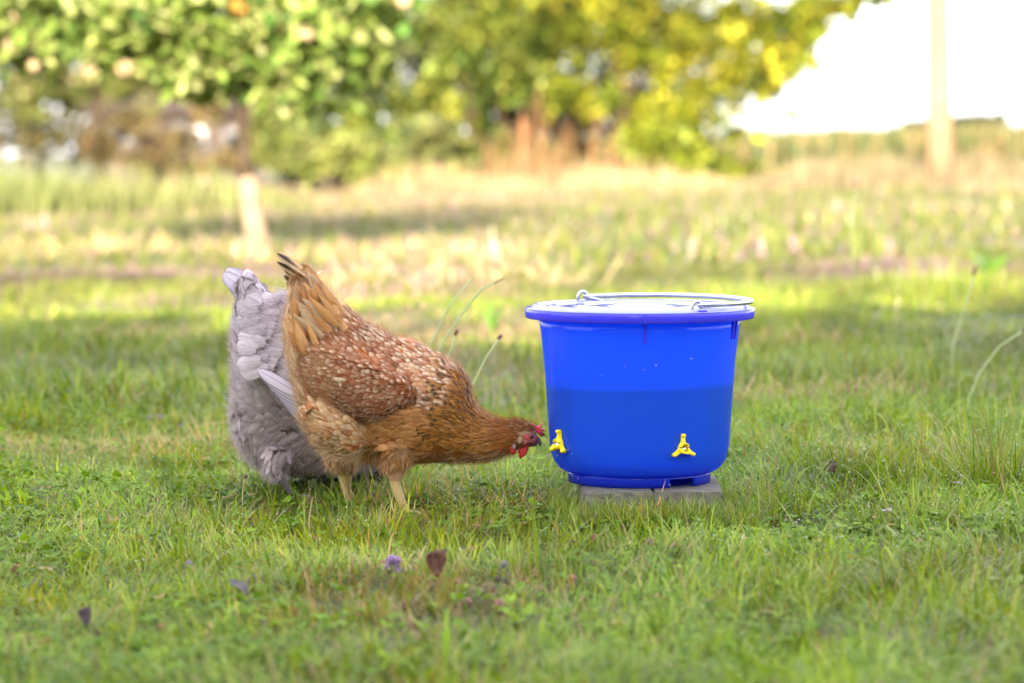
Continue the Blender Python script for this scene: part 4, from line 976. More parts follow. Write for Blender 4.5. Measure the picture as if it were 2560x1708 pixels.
# tail feathers, each its own part
def single_feather(name, root, pos, dirv, nr, ln, w, tilt_, curl, ca_, cb_, material, shape='long', arch=.12, label=None):
    f = feather_geo(np.array([pos]), np.array([dirv]), np.array([nr]), np.array([ln]), np.array([w]), np.array([tilt_]), np.array([curl]), arch, shape, np.array([ca_]), np.array([cb_]))
    o = feather_obj(name, [f], material, root)
    if label: o['label'] = label
    return o
def px_feather(root, name, b0, t0, y, w, col, tipc, material, curl=0., dy=0., shape='long', edge=.3, al=1.0, face_cam=.8, arch=.12):
    a = P(b0[0], b0[1], y); t = P(t0[0], t0[1], y+dy); dv = t-a; ln = dv.length
    nr = Vector((0, -face_cam, 0))+Vector((random.uniform(-.2, .2), 0, .3)).normalized()*(1-face_cam)
    # bend within the plane of the feather's lift: choose normal so curl turns the tip over
    return single_feather(name, root, a, dv, nr, ln, w*PX, 0, curl, (*col, edge), (*tipc, al), material, shape, arch)
TB = [((800, 715), (699, 634), 22), ((805, 720), (705, 641), 20), ((795, 712), (712, 648), 20), ((790, 720), (697, 657), 18), ((785, 730), (706, 655), 20), ((780, 735), (717, 670), 20), ((775, 745), (715, 688), 20), ((770, 750), (722, 700), 22), ((765, 755), (731, 711), 24)]
for i, (b0, t0, w) in enumerate(TB):
    y = HY-.022+.005*i
    a = P(*b0, y); t = P(*t0, y); dv = t-a; side = Vector((0, -1, 0)); 
    # broad side faces the viewer a little, feather curls left and over at its tip
    nr = Vector((0, -1, .0))+Vector((.5, 0, .5))*.9
    f = single_feather('tail_feather', hen, a, dv, nr, dv.length*1.06, w*PX, .16, -.6, (*(PALE*(.75+.3*random.random())), .25), (*BLK, 1.0), M_FEA, 'long', .1)
# long soft covering feathers over the tail root
rows = [(808, 740), (820, 762), (800, 760), (836, 785), (820, 790), (780, 770), (790, 815), (850, 805), (750, 800), (765, 840), (815, 830), (742, 845), (740, 880), (775, 880)]
tips = [(762, 665), (775, 690), (742, 700), (775, 715), (752, 725), (738, 712), (728, 755), (775, 735), (733, 735), (722, 785), (745, 765), (718, 800), (726, 840), (730, 810)]
for i in range(50):
    q = i % len(rows); b0 = rows[q]; t0 = tips[q]; jx, jy = random.uniform(-16, 16), random.uniform(-14, 14)
    b0 = (b0[0]+jx+6, b0[1]+jy+8); t0 = (t0[0]+jx*.8+4, t0[1]+jy*.9+10)
    y = HY-.026-.003*(i % 5)-.04*max(0, (b0[1]-750)/130)
    a = P(*b0, y); t = P(*t0, HY-.014-.03*max(0, (t0[1]-700)/140)); dv = t-a
    c0 = [PALE*.72, BUFF*.95, BUFF*.75+RUST*.25, BUFF*.85+PALE*.15, PALE*.85, BUFF*.7+RUST*.4][i % 6]
    single_feather('covert_feather', hen, a, dv, Vector((.25+random.uniform(-.3, .3), -1, .15+random.uniform(-.3, .3))), dv.length*random.uniform(.7, .95), random.uniform(17, 28)*PX, .05, -.35, (*c0, .1), (*(c0*random.uniform(.9, 1.5)), .6), M_FEA, 'point', .12)
# soft strands over the tail
TA = np.array([[list(P(b0[0]+random.uniform(-14, 14), b0[1]+random.uniform(-14, 14), HY-.040-.04*max(0, (b0[1]-750)/130))), list(P(t0[0]+random.uniform(-10, 14), t0[1]+random.uniform(-8, 16), HY-.026-.03*max(0, (t0[1]-700)/140)))] for k in range(500) for b0, t0 in (random.choice(list(zip(rows, tips))),)])
tt = rng.random((2500, 1))*.75; kk = rng.integers(0, 500, 2500); hp2 = TA[kk, 0]*(1-tt)+TA[kk, 1]*tt+rng.normal(size=(2500, 3))*.002
c3_ = np.array([BUFF, PALE, CREAM*.9, RUST*1.5])[rng.integers(0, 4, 2500)]*rng.uniform(.8, 1.1, (2500, 1))
hair_obj('loose_barbs', hp2, norm(TA[kk, 1]-TA[kk, 0]+rng.normal(size=(2500, 3))*.006), rng.uniform(.012, .026, 2500), .00026, c3_, hen, M_HAIR)
# wing: a raised folded shape with its own feathers
def wing_mesh(outline_top, outline_bot, y, bulge, root):
    n1 = len(outline_top); nc_ = 9; V = []; 
    for i in range(n1):
        for j in range(nc_):
            f = j/(nc_-1); q0 = np.array(outline_top[i]); q1 = np.array(outline_bot[i]); q = q0*(1-f)+q1*f
            b_ = bulge*math.sin(math.pi*min(f*.9+.05, 1))**.6*math.sin(math.pi*(i+.6)/(n1+.2))**.5
            V.append(P(q[0], q[1], y[i]-b_))
    V2 = [v_+Vector((0, .03, 0)) for v_ in V]
    bm = bmesh.new(); a = [bm.verts.new(v_) for v_ in V]; c = [bm.verts.new(v_) for v_ in V2]
    for i in range(n1-1):
        for j in range(nc_-1):
            k = i*nc_+j; bm.faces.new((a[k], a[k+1], a[k+nc_+1], a[k+nc_])); bm.faces.new((c[k], c[k+nc_], c[k+nc_+1], c[k+1]))
    bd = [i*nc_ for i in range(n1)]+[(n1-1)*nc_+j for j in range(1, nc_)]+[i*nc_+nc_-1 for i in range(n1-2, -1, -1)]+[j for j in range(nc_-2, 0, -1)]
    for q in range(len(bd)):
        k, k2 = bd[q], bd[(q+1) % len(bd)]; bm.faces.new((a[k], a[k2], c[k2], c[k]))
    bmesh.ops.recalc_face_normals(bm, faces=bm.faces)
    me = bpy.data.meshes.new('wing'); bm.to_mesh(me); bm.free(); return me
wt = [(752, 872), (790, 872), (835, 880), (880, 895), (925, 912), (970, 932), (1015, 955), (1050, 985)]
wb = [(757, 935), (775, 975), (808, 1008), (845, 1028), (885, 1045), (920, 1056), (970, 1035), (1030, 1005)]
wy = [HY-.062, HY-.078, HY-.088, HY-.092, HY-.092, HY-.088, HY-.080, HY-.070]
wme = wing_mesh(wt, wb, wy, .010, hen)
wp2, wn2 = sample_surface(wme, 9000, .0056)
kk = wn2[:, 1] < .3; wp2 = wp2[kk]; wn2 = wn2[kk]; nw = len(wp2)
wpx, wpy = project(wp2)
wd = norm(np.array([-.93, 0, .10])+rng.normal(size=(nw, 3))*.10+np.array([0, 0, -.35])*np.clip((wpx[:, None]-900)/140, -.8, 1))
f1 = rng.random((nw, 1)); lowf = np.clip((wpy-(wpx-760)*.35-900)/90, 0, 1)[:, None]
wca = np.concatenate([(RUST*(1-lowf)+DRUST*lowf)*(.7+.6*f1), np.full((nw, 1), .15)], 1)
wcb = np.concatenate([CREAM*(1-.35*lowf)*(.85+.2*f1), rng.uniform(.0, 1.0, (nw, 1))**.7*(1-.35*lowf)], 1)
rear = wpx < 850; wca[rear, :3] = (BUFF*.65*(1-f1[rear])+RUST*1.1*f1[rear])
wing = link('wing', wme, M_SKIN, hen)
co = np.zeros(len(wme.vertices)*3, np.float32); wme.vertices.foreach_get('co', co); wme.vertices.foreach_set('co', (co.reshape(-1, 3)-np.array(hb, np.float32)).ravel())
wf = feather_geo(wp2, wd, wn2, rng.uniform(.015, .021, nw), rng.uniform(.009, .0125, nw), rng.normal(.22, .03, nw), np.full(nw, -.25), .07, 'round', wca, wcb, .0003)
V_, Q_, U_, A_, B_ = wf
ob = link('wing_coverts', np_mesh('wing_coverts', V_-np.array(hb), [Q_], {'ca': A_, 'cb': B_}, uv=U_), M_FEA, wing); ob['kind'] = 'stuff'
iw = rng.choice(nw, 6000); fw_ = rng.random((6000, 1))**1.5*.6
hair_obj('loose_barbs', wp2[iw]+wn2[iw]*.003+rng.normal(size=(6000, 3))*.003, norm(wd[iw]+wn2[iw]*rng.uniform(.05, .35, (6000, 1))+rng.normal(size=(6000, 3))*.15), rng.uniform(.008, .015, 6000), .00022, (wca[iw, :3]*(1-fw_)+wcb[iw, :3]*fw_)*rng.uniform(.8, 1.2, (6000, 1)), hen, M_HAIR)
# far wing, mirrored through the body
w2 = wme.copy(); co = np.zeros(len(w2.vertices)*3, np.float32); w2.vertices.foreach_get('co', co); co = co.reshape(-1, 3); co[:, 1] = 2*(HY-hb.y)-co[:, 1]; w2.vertices.foreach_set('co', co.ravel())
w2.flip_normals(); farw = bpy.data.objects.new('wing', w2); COL.objects.link(farw); farw.parent = hen
V3 = V_.copy(); V3[:, 1] = 2*HY-V3[:, 1]
ob = link('wing_coverts', np_mesh('wing_coverts', V3-np.array(hb), [Q_[:, ::-1]], {'ca': A_, 'cb': B_}, uv=U_), M_FEA, farw); ob['kind'] = 'stuff'
# a few pale odd feathers lying on the plumage
hbvh = BVHTree.FromPolygons([Vector(v) for v in V_.tolist()], [list(q) for q in Q_.tolist()])
for (b0, t0, w, c0) in (((862, 952), (832, 945), 14, CREAM*.95), ((852, 966), (842, 934), 12, CREAM*.9), ((1000, 1003), (975, 992), 14, PALE*.8)):
    a = P(*b0, HY-.2); hit = hbvh.ray_cast(P(*b0, 1.0), (a-CP).normalized())
    y = (hit[0].y if hit[0] is not None else HY-.1)-.001
    a = P(*b0, y); t = P(*t0, y-.003)
    single_feather('covert_feather', hen, a, t-a, Vector((0, -1, .15)), (t-a).length, w*PX, .03, -.2, (*c0, .1), (*CREAM, .6), M_FEA, 'point', .14)
# --- head details
FY = HY-.020
M_COMB = principled('comb_red', (.62, .035, .06), .42, .5, (120, .5, (.50, .05, .09)), (500, .5), sub=.1)
M_WATT = principled('wattle_red', (.55, .008, .015), .38, .5, (300, .4, (.40, .005, .01)), (700, .7), sub=.1)
M_FACE = principled('face_skin', (.33, .075, .075), .5, .4, (260, .5, (.22, .06, .06)), (500, .8))
M_BEAK = principled('beak_horn', (.30, .17, .12), .35, .5, (200, .5, (.16, .08, .07)))
M_EYE = principled('eye', (.02, .008, .004), .05, .6); M_EARL = principled('earlobe', (.22, .12, .11), .6, .3, (300, .5, (.34, .25, .24)))
def flat_part(name, outline, y0_, y1_, material, parent, inset=.0, lens=.5):
    """rounded thick plate: outline in photo pixels, thickness in depth, thinner at the edge"""
    c = np.mean(outline, 0); bm = bmesh.new(); rings = []
    ym = (y0_+y1_)/2; hy = (y1_-y0_)/2
    for f, t in ((.55, -1), (.86, -.75), (1.0, 0), (.86, .75), (.55, 1)):
        rings.append([bm.verts.new(P(c[0]+(a-c[0])*f, c[1]+(b_-c[1])*f, ym+hy*t)) for a, b_ in outline])
    k = len(outline)
    for r_ in range(4):
        for i in range(k): bm.faces.new((rings[r_][i], rings[r_][(i+1) % k], rings[r_+1][(i+1) % k], rings[r_+1][i]))
    for rr_ in (rings[0], rings[-1]):
        cv = bm.verts.new(sum((v_.co for v_ in rr_), Vector())/k)
        for i in range(k): bm.faces.new((rr_[i], rr_[(i+1) % k], cv))
    bmesh.ops.recalc_face_normals(bm, faces=bm.faces)
    for v_ in bm.verts: v_.co -= hb
    return bm_obj(name, bm, material, parent)
comb_o = [(1324, 1060), (1331, 1058), (1339, 1063), (1345, 1066), (1351, 1060), (1356, 1057.5), (1357, 1060.5), (1352, 1066), (1350, 1069), (1357, 1072), (1364, 1075.5), (1364.5, 1078.5), (1359, 1079), (1354, 1078.5), (1357, 1083), (1363, 1086.5), (1363, 1089.5), (1357, 1090), (1358, 1092), (1352, 1091), (1347, 1087), (1340, 1080), (1333, 1073), (1327, 1067)]
flat_part('comb', comb_o, HY-.0045, HY+.0045, M_COMB, hen)
bm = bmesh.new()  # beak: upper mandible hooked, slightly open
bp_ = [P(1326, 1092, HY), P(1336, 1095, HY), P(1344, 1100, HY), P(1350, 1108, HY), P(1351, 1116, HY)]
rg = tube_bm(bm, bp_, [.0100, .0078, .0054, .0034, .0006], 12)
for v_ in bm.verts: v_.co -= hb
bm_obj('beak', bm, M_BEAK, hen)
bm = bmesh.new(); tube_bm(bm, [P(1322, 1108, HY), P(1334, 1110, HY), P(1344, 1113, HY)], [.0062, .0044, .0012], 10)
for v_ in bm.verts: v_.co -= hb
bm_obj('lower_beak', bm, M_BEAK, hen)
def ell(name, px_, py_, y, rx, ry, rz, material, parent, rot=0, seg=20):
    bm = bmesh.new(); bmesh.ops.create_uvsphere(bm, u_segments=seg, v_segments=seg//2, radius=1, matrix=Matrix.Rotation(rot, 4, 'Y') @ Matrix.Diagonal((rx, ry, rz, 1)))
    return bm_obj(name, bm, material, parent, loc=P(px_, py_, y)-hb)
fo = [(1304, 1092), (1312, 1086), (1322, 1080), (1331, 1082), (1340, 1090), (1347, 1100), (1344, 1109), (1334, 1112), (1320, 1114), (1308, 1119), (1298, 1119), (1299, 1104)]
flat_part('face_skin', fo, HY-.0200, HY+.0200, M_FACE, hen)
ell('eyelid', 1318, 1093.5, HY-.0200, .0072, .0020, .0036, principled('eyelid_red', (.46, .07, .06), .5, .3, (400, .5, (.34, .05, .05)), (600, .8)), hen, R(28))
ell('eye', 1328, 1092.5, HY-.0196, .0034, .0032, .0033, M_EYE, hen)
ell('ear_tuft', 1300, 1101, HY-.0205, .0040, .0012, .0056, principled('ear_tuft', (.33, .22, .11), .8), hen, R(20))
ell('earlobe', 1285, 1116, HY-.0225, .0030, .0010, .0050, M_EARL, hen, R(-15))
wo_ = [(1294, 1124), (1304, 1118), (1315, 1112), (1323, 1112), (1321, 1124), (1317, 1135), (1308, 1142), (1300, 1148), (1298, 1143), (1297, 1134)]
flat_part('wattle', wo_, HY-.0120, HY-.0070, M_WATT, hen)
wo2 = [(1275, 1114), (1282, 1112), (1287, 1122), (1290, 1133), (1282, 1137), (1276, 1133), (1274, 1123)]
flat_part('wattle', wo2, HY-.0215, HY-.0175, M_WATT, hen)
ell('nostril', 1344, 1100, HY-.0052, .0012, .0006, .0007, M_EYE, hen, R(30), 8)

# ---- grey hen
GY = 5.10
gp = [(640, 716, 601, 735, 12), (673, 745, 592, 790, 34), (703, 768, 588, 850, 62), (745, 790, 590, 912, 86), (800, 830, 591, 965, 108), (850, 880, 586, 1025, 122), (895, 930, 594, 1085, 128),
      (930, 985, 622, 1138, 126), (950, 1040, 675, 1180, 114), (965, 1085, 760, 1196, 92), (975, 1120, 835, 1200, 64), (980, 1140, 890, 1202, 44), (985, 1155, 930, 1206, 32), (985, 1170, 955, 1210, 22)]
gdep = [GY+(-.030+.013*i) for i in range(len(gp))]
gb = P(740, 1240, 5.12); gb.z = gz(gb)
ghen = empty('grey_hen', gb, 'lavender grey hen feeding head down behind the brown hen', 'hen')
gt = []
g1 = [P(700, 1120, 5.09), P(690, 1175, 5.09), P(700, 1195, 5.08), P(722, 1222, 5.08), P(742, 1246, 5.08)]; gt.append((g1, [.020, .016, .0085, .0070, .0072]))
g2 = [P(800, 1130, 5.16), P(806, 1180, 5.16), P(818, 1205, 5.16), P(830, 1240, 5.16)]; gt.append((g2, [.034, .016, .0080, .0072]))
foot(gt, g1[-1], .3, 0); foot(gt, g2[-1], .3, 0)
gme, gcen, gups = spine_body('body', gp, gdep, gt, gb)
GZC = P(700, 1185, 5.1).z
def gkeep(p): return p[:, 2] > GZC-.002
def grey_r(p):
    s, v, T = spine_param(p, gcen, gups); return np.interp(s, [0, 4, 8, 11, 13], [.0085, .0085, .0075, .006, .004])
p, nn = sample_surface(gme, 26000, grey_r, gkeep)
s, v, T = spine_param(p, gcen, gups); px, py = project(p); n_ = len(p)
d = -T.copy(); rearf = np.clip((py-960)/140, 0, 1)*np.clip(-v*.5+.6, 0, 1)
d = norm(d*(1-rearf*.9)[:, None]+np.array([-.25, -.1, -1.])*(rearf*.9)[:, None]+rng.normal(size=d.shape)*.10); T_ok = (py < 1170)
nz2 = rng.random((n_, 1)); nz1 = rng.random(n_)
LAV = np.array([.60, .52, .575]); LAVL = np.array([.56, .50, .59]); MAUV_SHADE = np.array([.47, .375, .38])
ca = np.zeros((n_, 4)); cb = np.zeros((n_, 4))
wm = np.clip((py-900)/200, 0, 1)[:, None]  # lower plumage turns darker mauve, putting the shading there into its colour
ca[:, :3] = (LAV*(1-wm)+MAUV_SHADE*wm)*(.8+.35*nz2); ca[:, 3] = .6; cb[:, :3] = LAVL*(1-.25*wm); cb[:, 3] = .5
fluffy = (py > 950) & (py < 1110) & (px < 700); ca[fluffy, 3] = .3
ln = np.interp(s, [0, 4, 8, 13], [.034, .028, .024, .012])*rng.uniform(.85, 1.2, n_); wd_ = np.interp(s, [0, 4, 8, 13], [.020, .019, .0155, .007])*rng.uniform(.85, 1.15, n_)
lw_ = np.clip(1.12-(py-900)/700, .55, 1); kq = ~((py > 1160) & (px < 770)); P_all, D_all, N_all, px_all, py_all = p, d, nn, px, py
p, d, nn, ln, lw, wd_, ca, cb, n_ = p[kq], d[kq], nn[kq], ln[kq], lw_[kq], wd_[kq], ca[kq], cb[kq], int(kq.sum())
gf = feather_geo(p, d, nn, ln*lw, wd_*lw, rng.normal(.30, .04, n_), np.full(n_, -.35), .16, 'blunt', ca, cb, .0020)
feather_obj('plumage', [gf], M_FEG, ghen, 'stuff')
finish_body(gme, ghen, principled('grey_skin', (.20, .17, .18), .8), principled('grey_shank', (.10, .08, .09), .5, .4, bump=(400, .6)), GZC)
p, d, nn, px, py = P_all, D_all, N_all, px_all, py_all
k_ = (py > 930) | (px < 640); idx = rng.choice(np.where(((py > 940) & (py < 1090) & (px < 690)) | (px < 625) | (py > 1150))[0], 24000)
dd = norm(d[idx]+nn[idx]*rng.uniform(.2, .9, (24000, 1))+rng.normal(size=(24000, 3))*.25); cc = np.array([.54, .455, .48])*rng.uniform(.75, 1.2, (24000, 1))
i2 = rng.choice(len(p), 22000); hair_obj('loose_barbs', p[i2]+nn[i2]*.0035+rng.normal(size=(22000, 3))*.003, norm(d[i2]+nn[i2]*rng.uniform(.05, .45, (22000, 1))+rng.normal(size=(22000, 3))*.18), rng.uniform(.008, .017, 22000), .00022, np.array([.54, .44, .485])*rng.uniform(.75, 1.2, (22000, 1)), ghen, M_HAIR)
hair_obj('down', p[idx]+rng.normal(size=(24000, 3))*.004, dd, rng.uniform(.007, .015, 24000), .00016, cc, ghen, M_HAIR)
GT = [((655, 765), (559, 681), 44), ((650, 755), (568, 668), 40), ((660, 758), (578, 667), 38), ((650, 775), (574, 702), 38), ((668, 765), (592, 672), 34), ((655, 785), (582, 715), 34), ((675, 770), (610, 690), 34), ((690, 780), (632, 712), 34)]
for i, (b0, t0, w) in enumerate(GT):
    y = GY-.035+.006*i; a = P(*b0, y); t = P(*t0, y); c0 = LAVL*(.75+.15*random.random())
    single_feather('tail_feather', ghen, a, t-a, Vector((.15, -1, .25)), (t-a).length, w*PX, .05, -.25, (*c0, .55), (*(LAVL*1.1), .6), M_FEG, 'blunt', .1)
# big rounded covert feathers, one by one
CV = [((650, 765), (592, 750), 36), ((690, 770), (625, 752), 34), ((655, 790), (588, 780), 44), ((700, 800), (612, 778), 46), ((730, 790), (672, 765), 40), ((660, 850), (587, 822), 40), ((690, 835), (618, 805), 42), ((735, 830), (650, 800), 40),
      ((655, 880), (586, 855), 36), ((715, 870), (626, 838), 40), ((745, 860), (672, 838), 36), ((660, 905), (590, 890), 36), ((700, 900), (606, 872), 44), ((740, 905), (648, 868), 40), ((680, 925), (594, 912), 38), ((745, 930), (660, 905), 36), ((715, 815), (640, 790), 36),
      ((760, 800), (705, 775), 36), ((670, 820), (600, 800), 36), ((715, 745), (668, 742), 26), ((725, 775), (694, 745), 34)]
CV = sorted(CV+[((a_[0]+random.uniform(0, 22), a_[1]-14), (b_[0]+random.uniform(4, 26), b_[1]-14), w_) for a_, b_, w_ in CV], key=lambda q: -q[0][1])
for i, (b0, t0, w) in enumerate(CV):
    y = GY-.060-.05*max(0, (b0[1]-760)/170)-.0006*i
    b0 = (b0[0]-12+random.uniform(-6, 6), b0[1]+random.uniform(-16, 16)); t0 = (t0[0]+random.uniform(-4, 6), t0[1]+random.uniform(-6, 6)); w *= random.uniform(1.15, 1.5)
    a = P(*b0, y+.02); t = P(*t0, y); c0 = LAV*random.uniform(.66, .92)
    single_feather('covert_feather', ghen, a, t-a, Vector((-.25, -1, .35)), (t-a).length, w*PX, .10, -.7, (*c0, .45), (*(c0*1.08), .7), M_FEG, 'round', .18)
cvp = []; cvd = []
for (b0, t0, w) in CV:
    for k in range(60):
        t_ = random.random(); j_ = random.uniform(-.5, .5)*w*.8; q = (b0[0]*(1-t_)+t0[0]*t_, b0[1]*(1-t_)+t0[1]*t_+j_)
        cvp.append(list(P(q[0], q[1], GY-.072-.05*max(0, (b0[1]-760)/170)))); a_ = P(*b0, GY); c_ = P(*t0, GY); cvd.append(list((c_-a_).normalized()))
cvp = np.array(cvp); cvd = np.array(cvd); nq = len(cvp)
hair_obj('loose_barbs', cvp, norm(cvd+rng.normal(size=(nq, 3))*.2), rng.uniform(.006, .014, nq), .0002, np.array([.58, .49, .55])*rng.uniform(.8, 1.15, (nq, 1)), ghen, M_HAIR)
# folded wing tip with its overlapping quills
WG = []
for i in range(7):
    WG.append(((770+i*6, 1000+i*14), (646+i*12, 916+i*15), 34-i*2))
for i, (b0, t0, w) in enumerate(WG[::-1]):
    y = GY-.122-.003*i; a = P(*b0, y); t = P(*t0, y+.004); c0 = LAVL*(.82+.04*i)
    single_feather('wing_feather', ghen, a, t-a, Vector((.1, -1, .45)), (t-a).length, w*PX, .02, -.15, (*c0, .9), (*(LAVL*1.05), .5), M_FEG, 'blunt', .2)
sc_ = []
for r_ in range(6):
    for c_ in range(6):
        bx = 722+r_*13+c_*7; by = 918+r_*22-c_*1; sc_.append(((bx+24, by+14), (bx-8, by-2+c_*1)))
pp = []; dd = []; 
for k, (b0, t0) in enumerate(sc_):
    y = GY-.145-.0012*k/6; a = P(*b0, y); t = P(*t0, y-.003); c0 = LAVL*(.8+.2*random.random())
    single_feather('wing_feather', ghen, a, t-a, Vector((-.1, -1, .3)), (t-a).length, 23*PX, .06, -.3, (*c0, .9), (*LAVL, .5), M_FEG, 'blunt', .2)
bm = bmesh.new()  # head in the shade near the ground
tube_bm(bm, [P(965, 1168, 5.27), P(962, 1186, 5.27), P(955, 1200, 5.27)], [.017, .016, .009], 14)
for v_ in bm.verts: v_.co -= gb
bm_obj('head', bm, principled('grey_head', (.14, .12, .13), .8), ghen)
bm = bmesh.new(); tube_bm(bm, [P(955, 1198, 5.27), P(948, 1208, 5.27), P(946, 1216, 5.27)], [.007, .004, .001], 10)
for v_ in bm.verts: v_.co -= gb
bm_obj('beak', bm, principled('grey_beak', (.08, .07, .06), .4), ghen)

# ------------------------------------------------------------------ small plants and litter
M_STEM = principled('stem_green', (.34, .40, .20), .6); M_SEED = principled('seed_head', (.20, .11, .09), .8, .2, (300, .5, (.10, .05, .06)))
M_STRAW = principled('straw', (.56, .42, .24), .7, .3, (60, .4, (.40, .26, .13)))
def stalk(pts, depth, r_, head, label, name='plantain_stalk', cat='plantain', mstem=None, head_mat=None, group='seed stalks'):
    b = P(*pts[0], depth); z = gz(b); b.z = z
    t = empty(name, b, label, cat, group)
    pp = [Vector((0, 0, 0))]+[P(q[0], q[1], depth)-b for q in pts[1:]] if (P(*pts[0], depth).z < z+.02) else [Vector((0, 0, 0))]+[P(q[0], q[1], depth)-b for q in pts]
    bm = bmesh.new(); tube_bm(bm, pp, [r_*(1-.35*i/len(pp)) for i in range(len(pp))], 7); bm_obj('stem', bm, mstem or M_STEM, t)
    if head:
        hl, hr = head; dirv = (pp[-1]-pp[-2]).normalized(); bm = bmesh.new(); top = pp[-1]
        nS = max(24, int(hl*3000))
        for i in range(nS):
            f = i/nS; a = i*2.4; rad = hr*math.sin(math.pi*min(.95, f*.9+.08))**.7; c = top+dirv*(f*hl)+Vector((math.cos(a)*rad, math.sin(a)*rad, 0))*.7
            bmesh.ops.create_icosphere(bm, subdivisions=1, radius=hr*.42, matrix=Matrix.Translation(c))
        bm_obj('seed_head', bm, head_mat or M_SEED, t)
    return t
stalk([(1062, 960), (1072, 872), (1120, 770), (1175, 700)], 5.9, .0024, None, 'thin pale grass stalk leaning right above the brown hen, leftmost of the bunch')
stalk([(1085, 970), (1095, 880), (1150, 790), (1205, 722), (1235, 708)], 5.9, .0027, (.022, .0026), 'tallest pale grass stalk leaning right with a bent seed head')
stalk([(1100, 980), (1112, 915), (1128, 870), (1138, 838)], 5.9, .0022, (.011, .0042), 'short stalk with a dark brown seed head above the hen\'s back')
stalk([(1165, 1010), (1183, 960), (1215, 895), (1246, 848)], 5.75, .0024, (.010, .0040), 'single stalk with a small brown head leaning right between the hen and the bucket')
stalk([(2380, 880), (2392, 830), (2415, 760), (2434, 690)], 7.2, .0024, (.022, .0042), 'tall blurred plantain stalk with a pinkish head on the right')
stalk([(2420, 1000), (2450, 930), (2500, 865), (2556, 828)], 6.4, .0022, (.014, .0040), 'pale bent stalk leaning to the right edge with a brown head')
for px0, px1, py0, py1, lb in ((2240, 2250, 790, 640, 'thin dark-headed stalk right of the bucket, leftmost in the right distance'), (2130, 2140, 560, 470, 'small far stalk with a dark head on the sunlit grass')):
    stalk([(px0, py0), ((px0+px1)//2, (py0+py1)//2), (px1, py1)], 9.5, .0013, (.025, .005), lb)
stalk([(604, 1290), (606, 1250), (608, 1215), (613, 1196)], 4.93, .0009, (.006, .0030), 'dry brown flower head on a thin orange stem before the grey hen', 'withered_flower', 'flower', M_STRAW, None, None)
# self-heal and clover flower heads
M_PUR = principled('purple_petals', (.15, .07, .22), .6, .3, (300, .4, (.36, .25, .44))); M_BRH = principled('brown_bracts', (.20, .09, .07), .8, .2, (300, .5, (.34, .19, .13))); M_PNK = principled('pinkish_bracts', (.36, .20, .17), .8, .2, (300, .5, (.22, .10, .13)))
def flower(px, py, r_, h_, material, label, name='flower', group=None, hgt=.03):
    gp_ = on_ground(px, py+20); top = P(px, py, gp_.y)
    g0 = Vector((top.x, gp_.y, gz(gp_))); t = empty(name, g0, label, 'flower', group)
    bm = bmesh.new(); tube_bm(bm, [(0, 0, 0), (.002, 0, (top.z-g0.z)*.5), (0, 0, max(.008, top.z-g0.z))], .0012, 6); bm_obj('stem', bm, M_STEM, t)
    bm = bmesh.new(); nS = 60
    for i in range(nS):
        f = i/nS; a = i*2.4; zz = (f-.5)*h_; rad = r_*math.sqrt(max(.05, 1-(2*f-1)**2))*random.uniform(.55, 1.15); mm_ = Matrix.Translation((math.cos(a)*rad, math.sin(a)*rad, max(.008, top.z-g0.z)+zz)) @ Matrix.Rotation(a, 4, 'Z') @ Matrix.Diagonal((1.4, .7, 1.0, 1))
        bmesh.ops.create_icosphere(bm, subdivisions=1, radius=r_*random.uniform(.16, .40), matrix=mm_)
    bm_obj('flower_head', bm, material, t, False)
    return t
GFL = 'faded clover and self-heal heads in the foreground'
flower(982, 1415, .0095, .026, M_PUR, 'single bright purple self-heal flower in the foreground below the hen')
for px, py, r_, mt, lb in ((1142, 1462, .006, M_PNK, 'round pinkish clover head, right of the curled brown leaf'), (1222, 1470, .0065, M_PNK, 'round beige clover head in the middle of the brown cluster'),
    (1165, 1510, .0065, M_PNK, 'mauve clover head below the beige one'), (1252, 1515, .0070, M_PNK, 'pink-mauve clover head beside the dark crumpled leaf'), (1310, 1455, .0055, M_BRH, 'dark brown clover head left of the tall grass blades'),
    (1338, 1435, .0050, M_BRH, 'dark brown head against the tall grass blades'), (1427, 1452, .0065, M_PNK, 'orange-beige clover head right of the tall grass blades'), (1484, 1347, .0055, M_BRH, 'small dark clover head below the left paving block'),
    (1622, 1357, .0065, M_PNK, 'pale brown clover head in front of the paving blocks'), (1690, 1372, .006, M_PNK, 'pale brown clover head right of the similar one below the blocks'), (1188, 1322, .0065, M_BRH, 'tall greyish purple spike in front of the hen'),
    (1180, 1378, .006, M_BRH, 'reddish dark head below the greyish spike'), (1260, 1412, .004, M_PUR, 'faded purple flower right of centre foreground'), (373, 1045, .006, M_PUR, 'dark purple flower head left of the grey hen, leftmost'),
    (400, 1045, .006, M_PUR, 'violet flower head left of the grey hen, second'), (431, 1040, .006, M_BRH, 'brown flower head left of the grey hen beside the violet one'), (452, 1065, .005, M_PUR, 'bluish flower head beside the dry twig'),
    (1108, 1202, .0055, M_BRH, 'dark clover head in the grass under the hen\'s neck'), (1322, 1196, .0050, M_BRH, 'dark clover head in the grass left of the bucket'), (474, 1412, .005, M_PUR, 'faint purple flower in the left foreground'), (632, 1448, .0055, M_PUR, 'pale lilac flower above the fallen grey leaf'),
    (404, 1576, .0065, M_BRH, 'reddish brown clover head in the lower left'), (40, 1425, .007, M_BRH, 'reddish clover head at the left edge'), (1015, 1512, .005, M_BRH, 'dark wine-red head below the purple flower'), (1030, 1565, .0065, M_BRH, 'wine-red clover head in the lower middle')):
    flower(px, py, r_, r_*2, mt, lb, 'clover_flower', GFL)
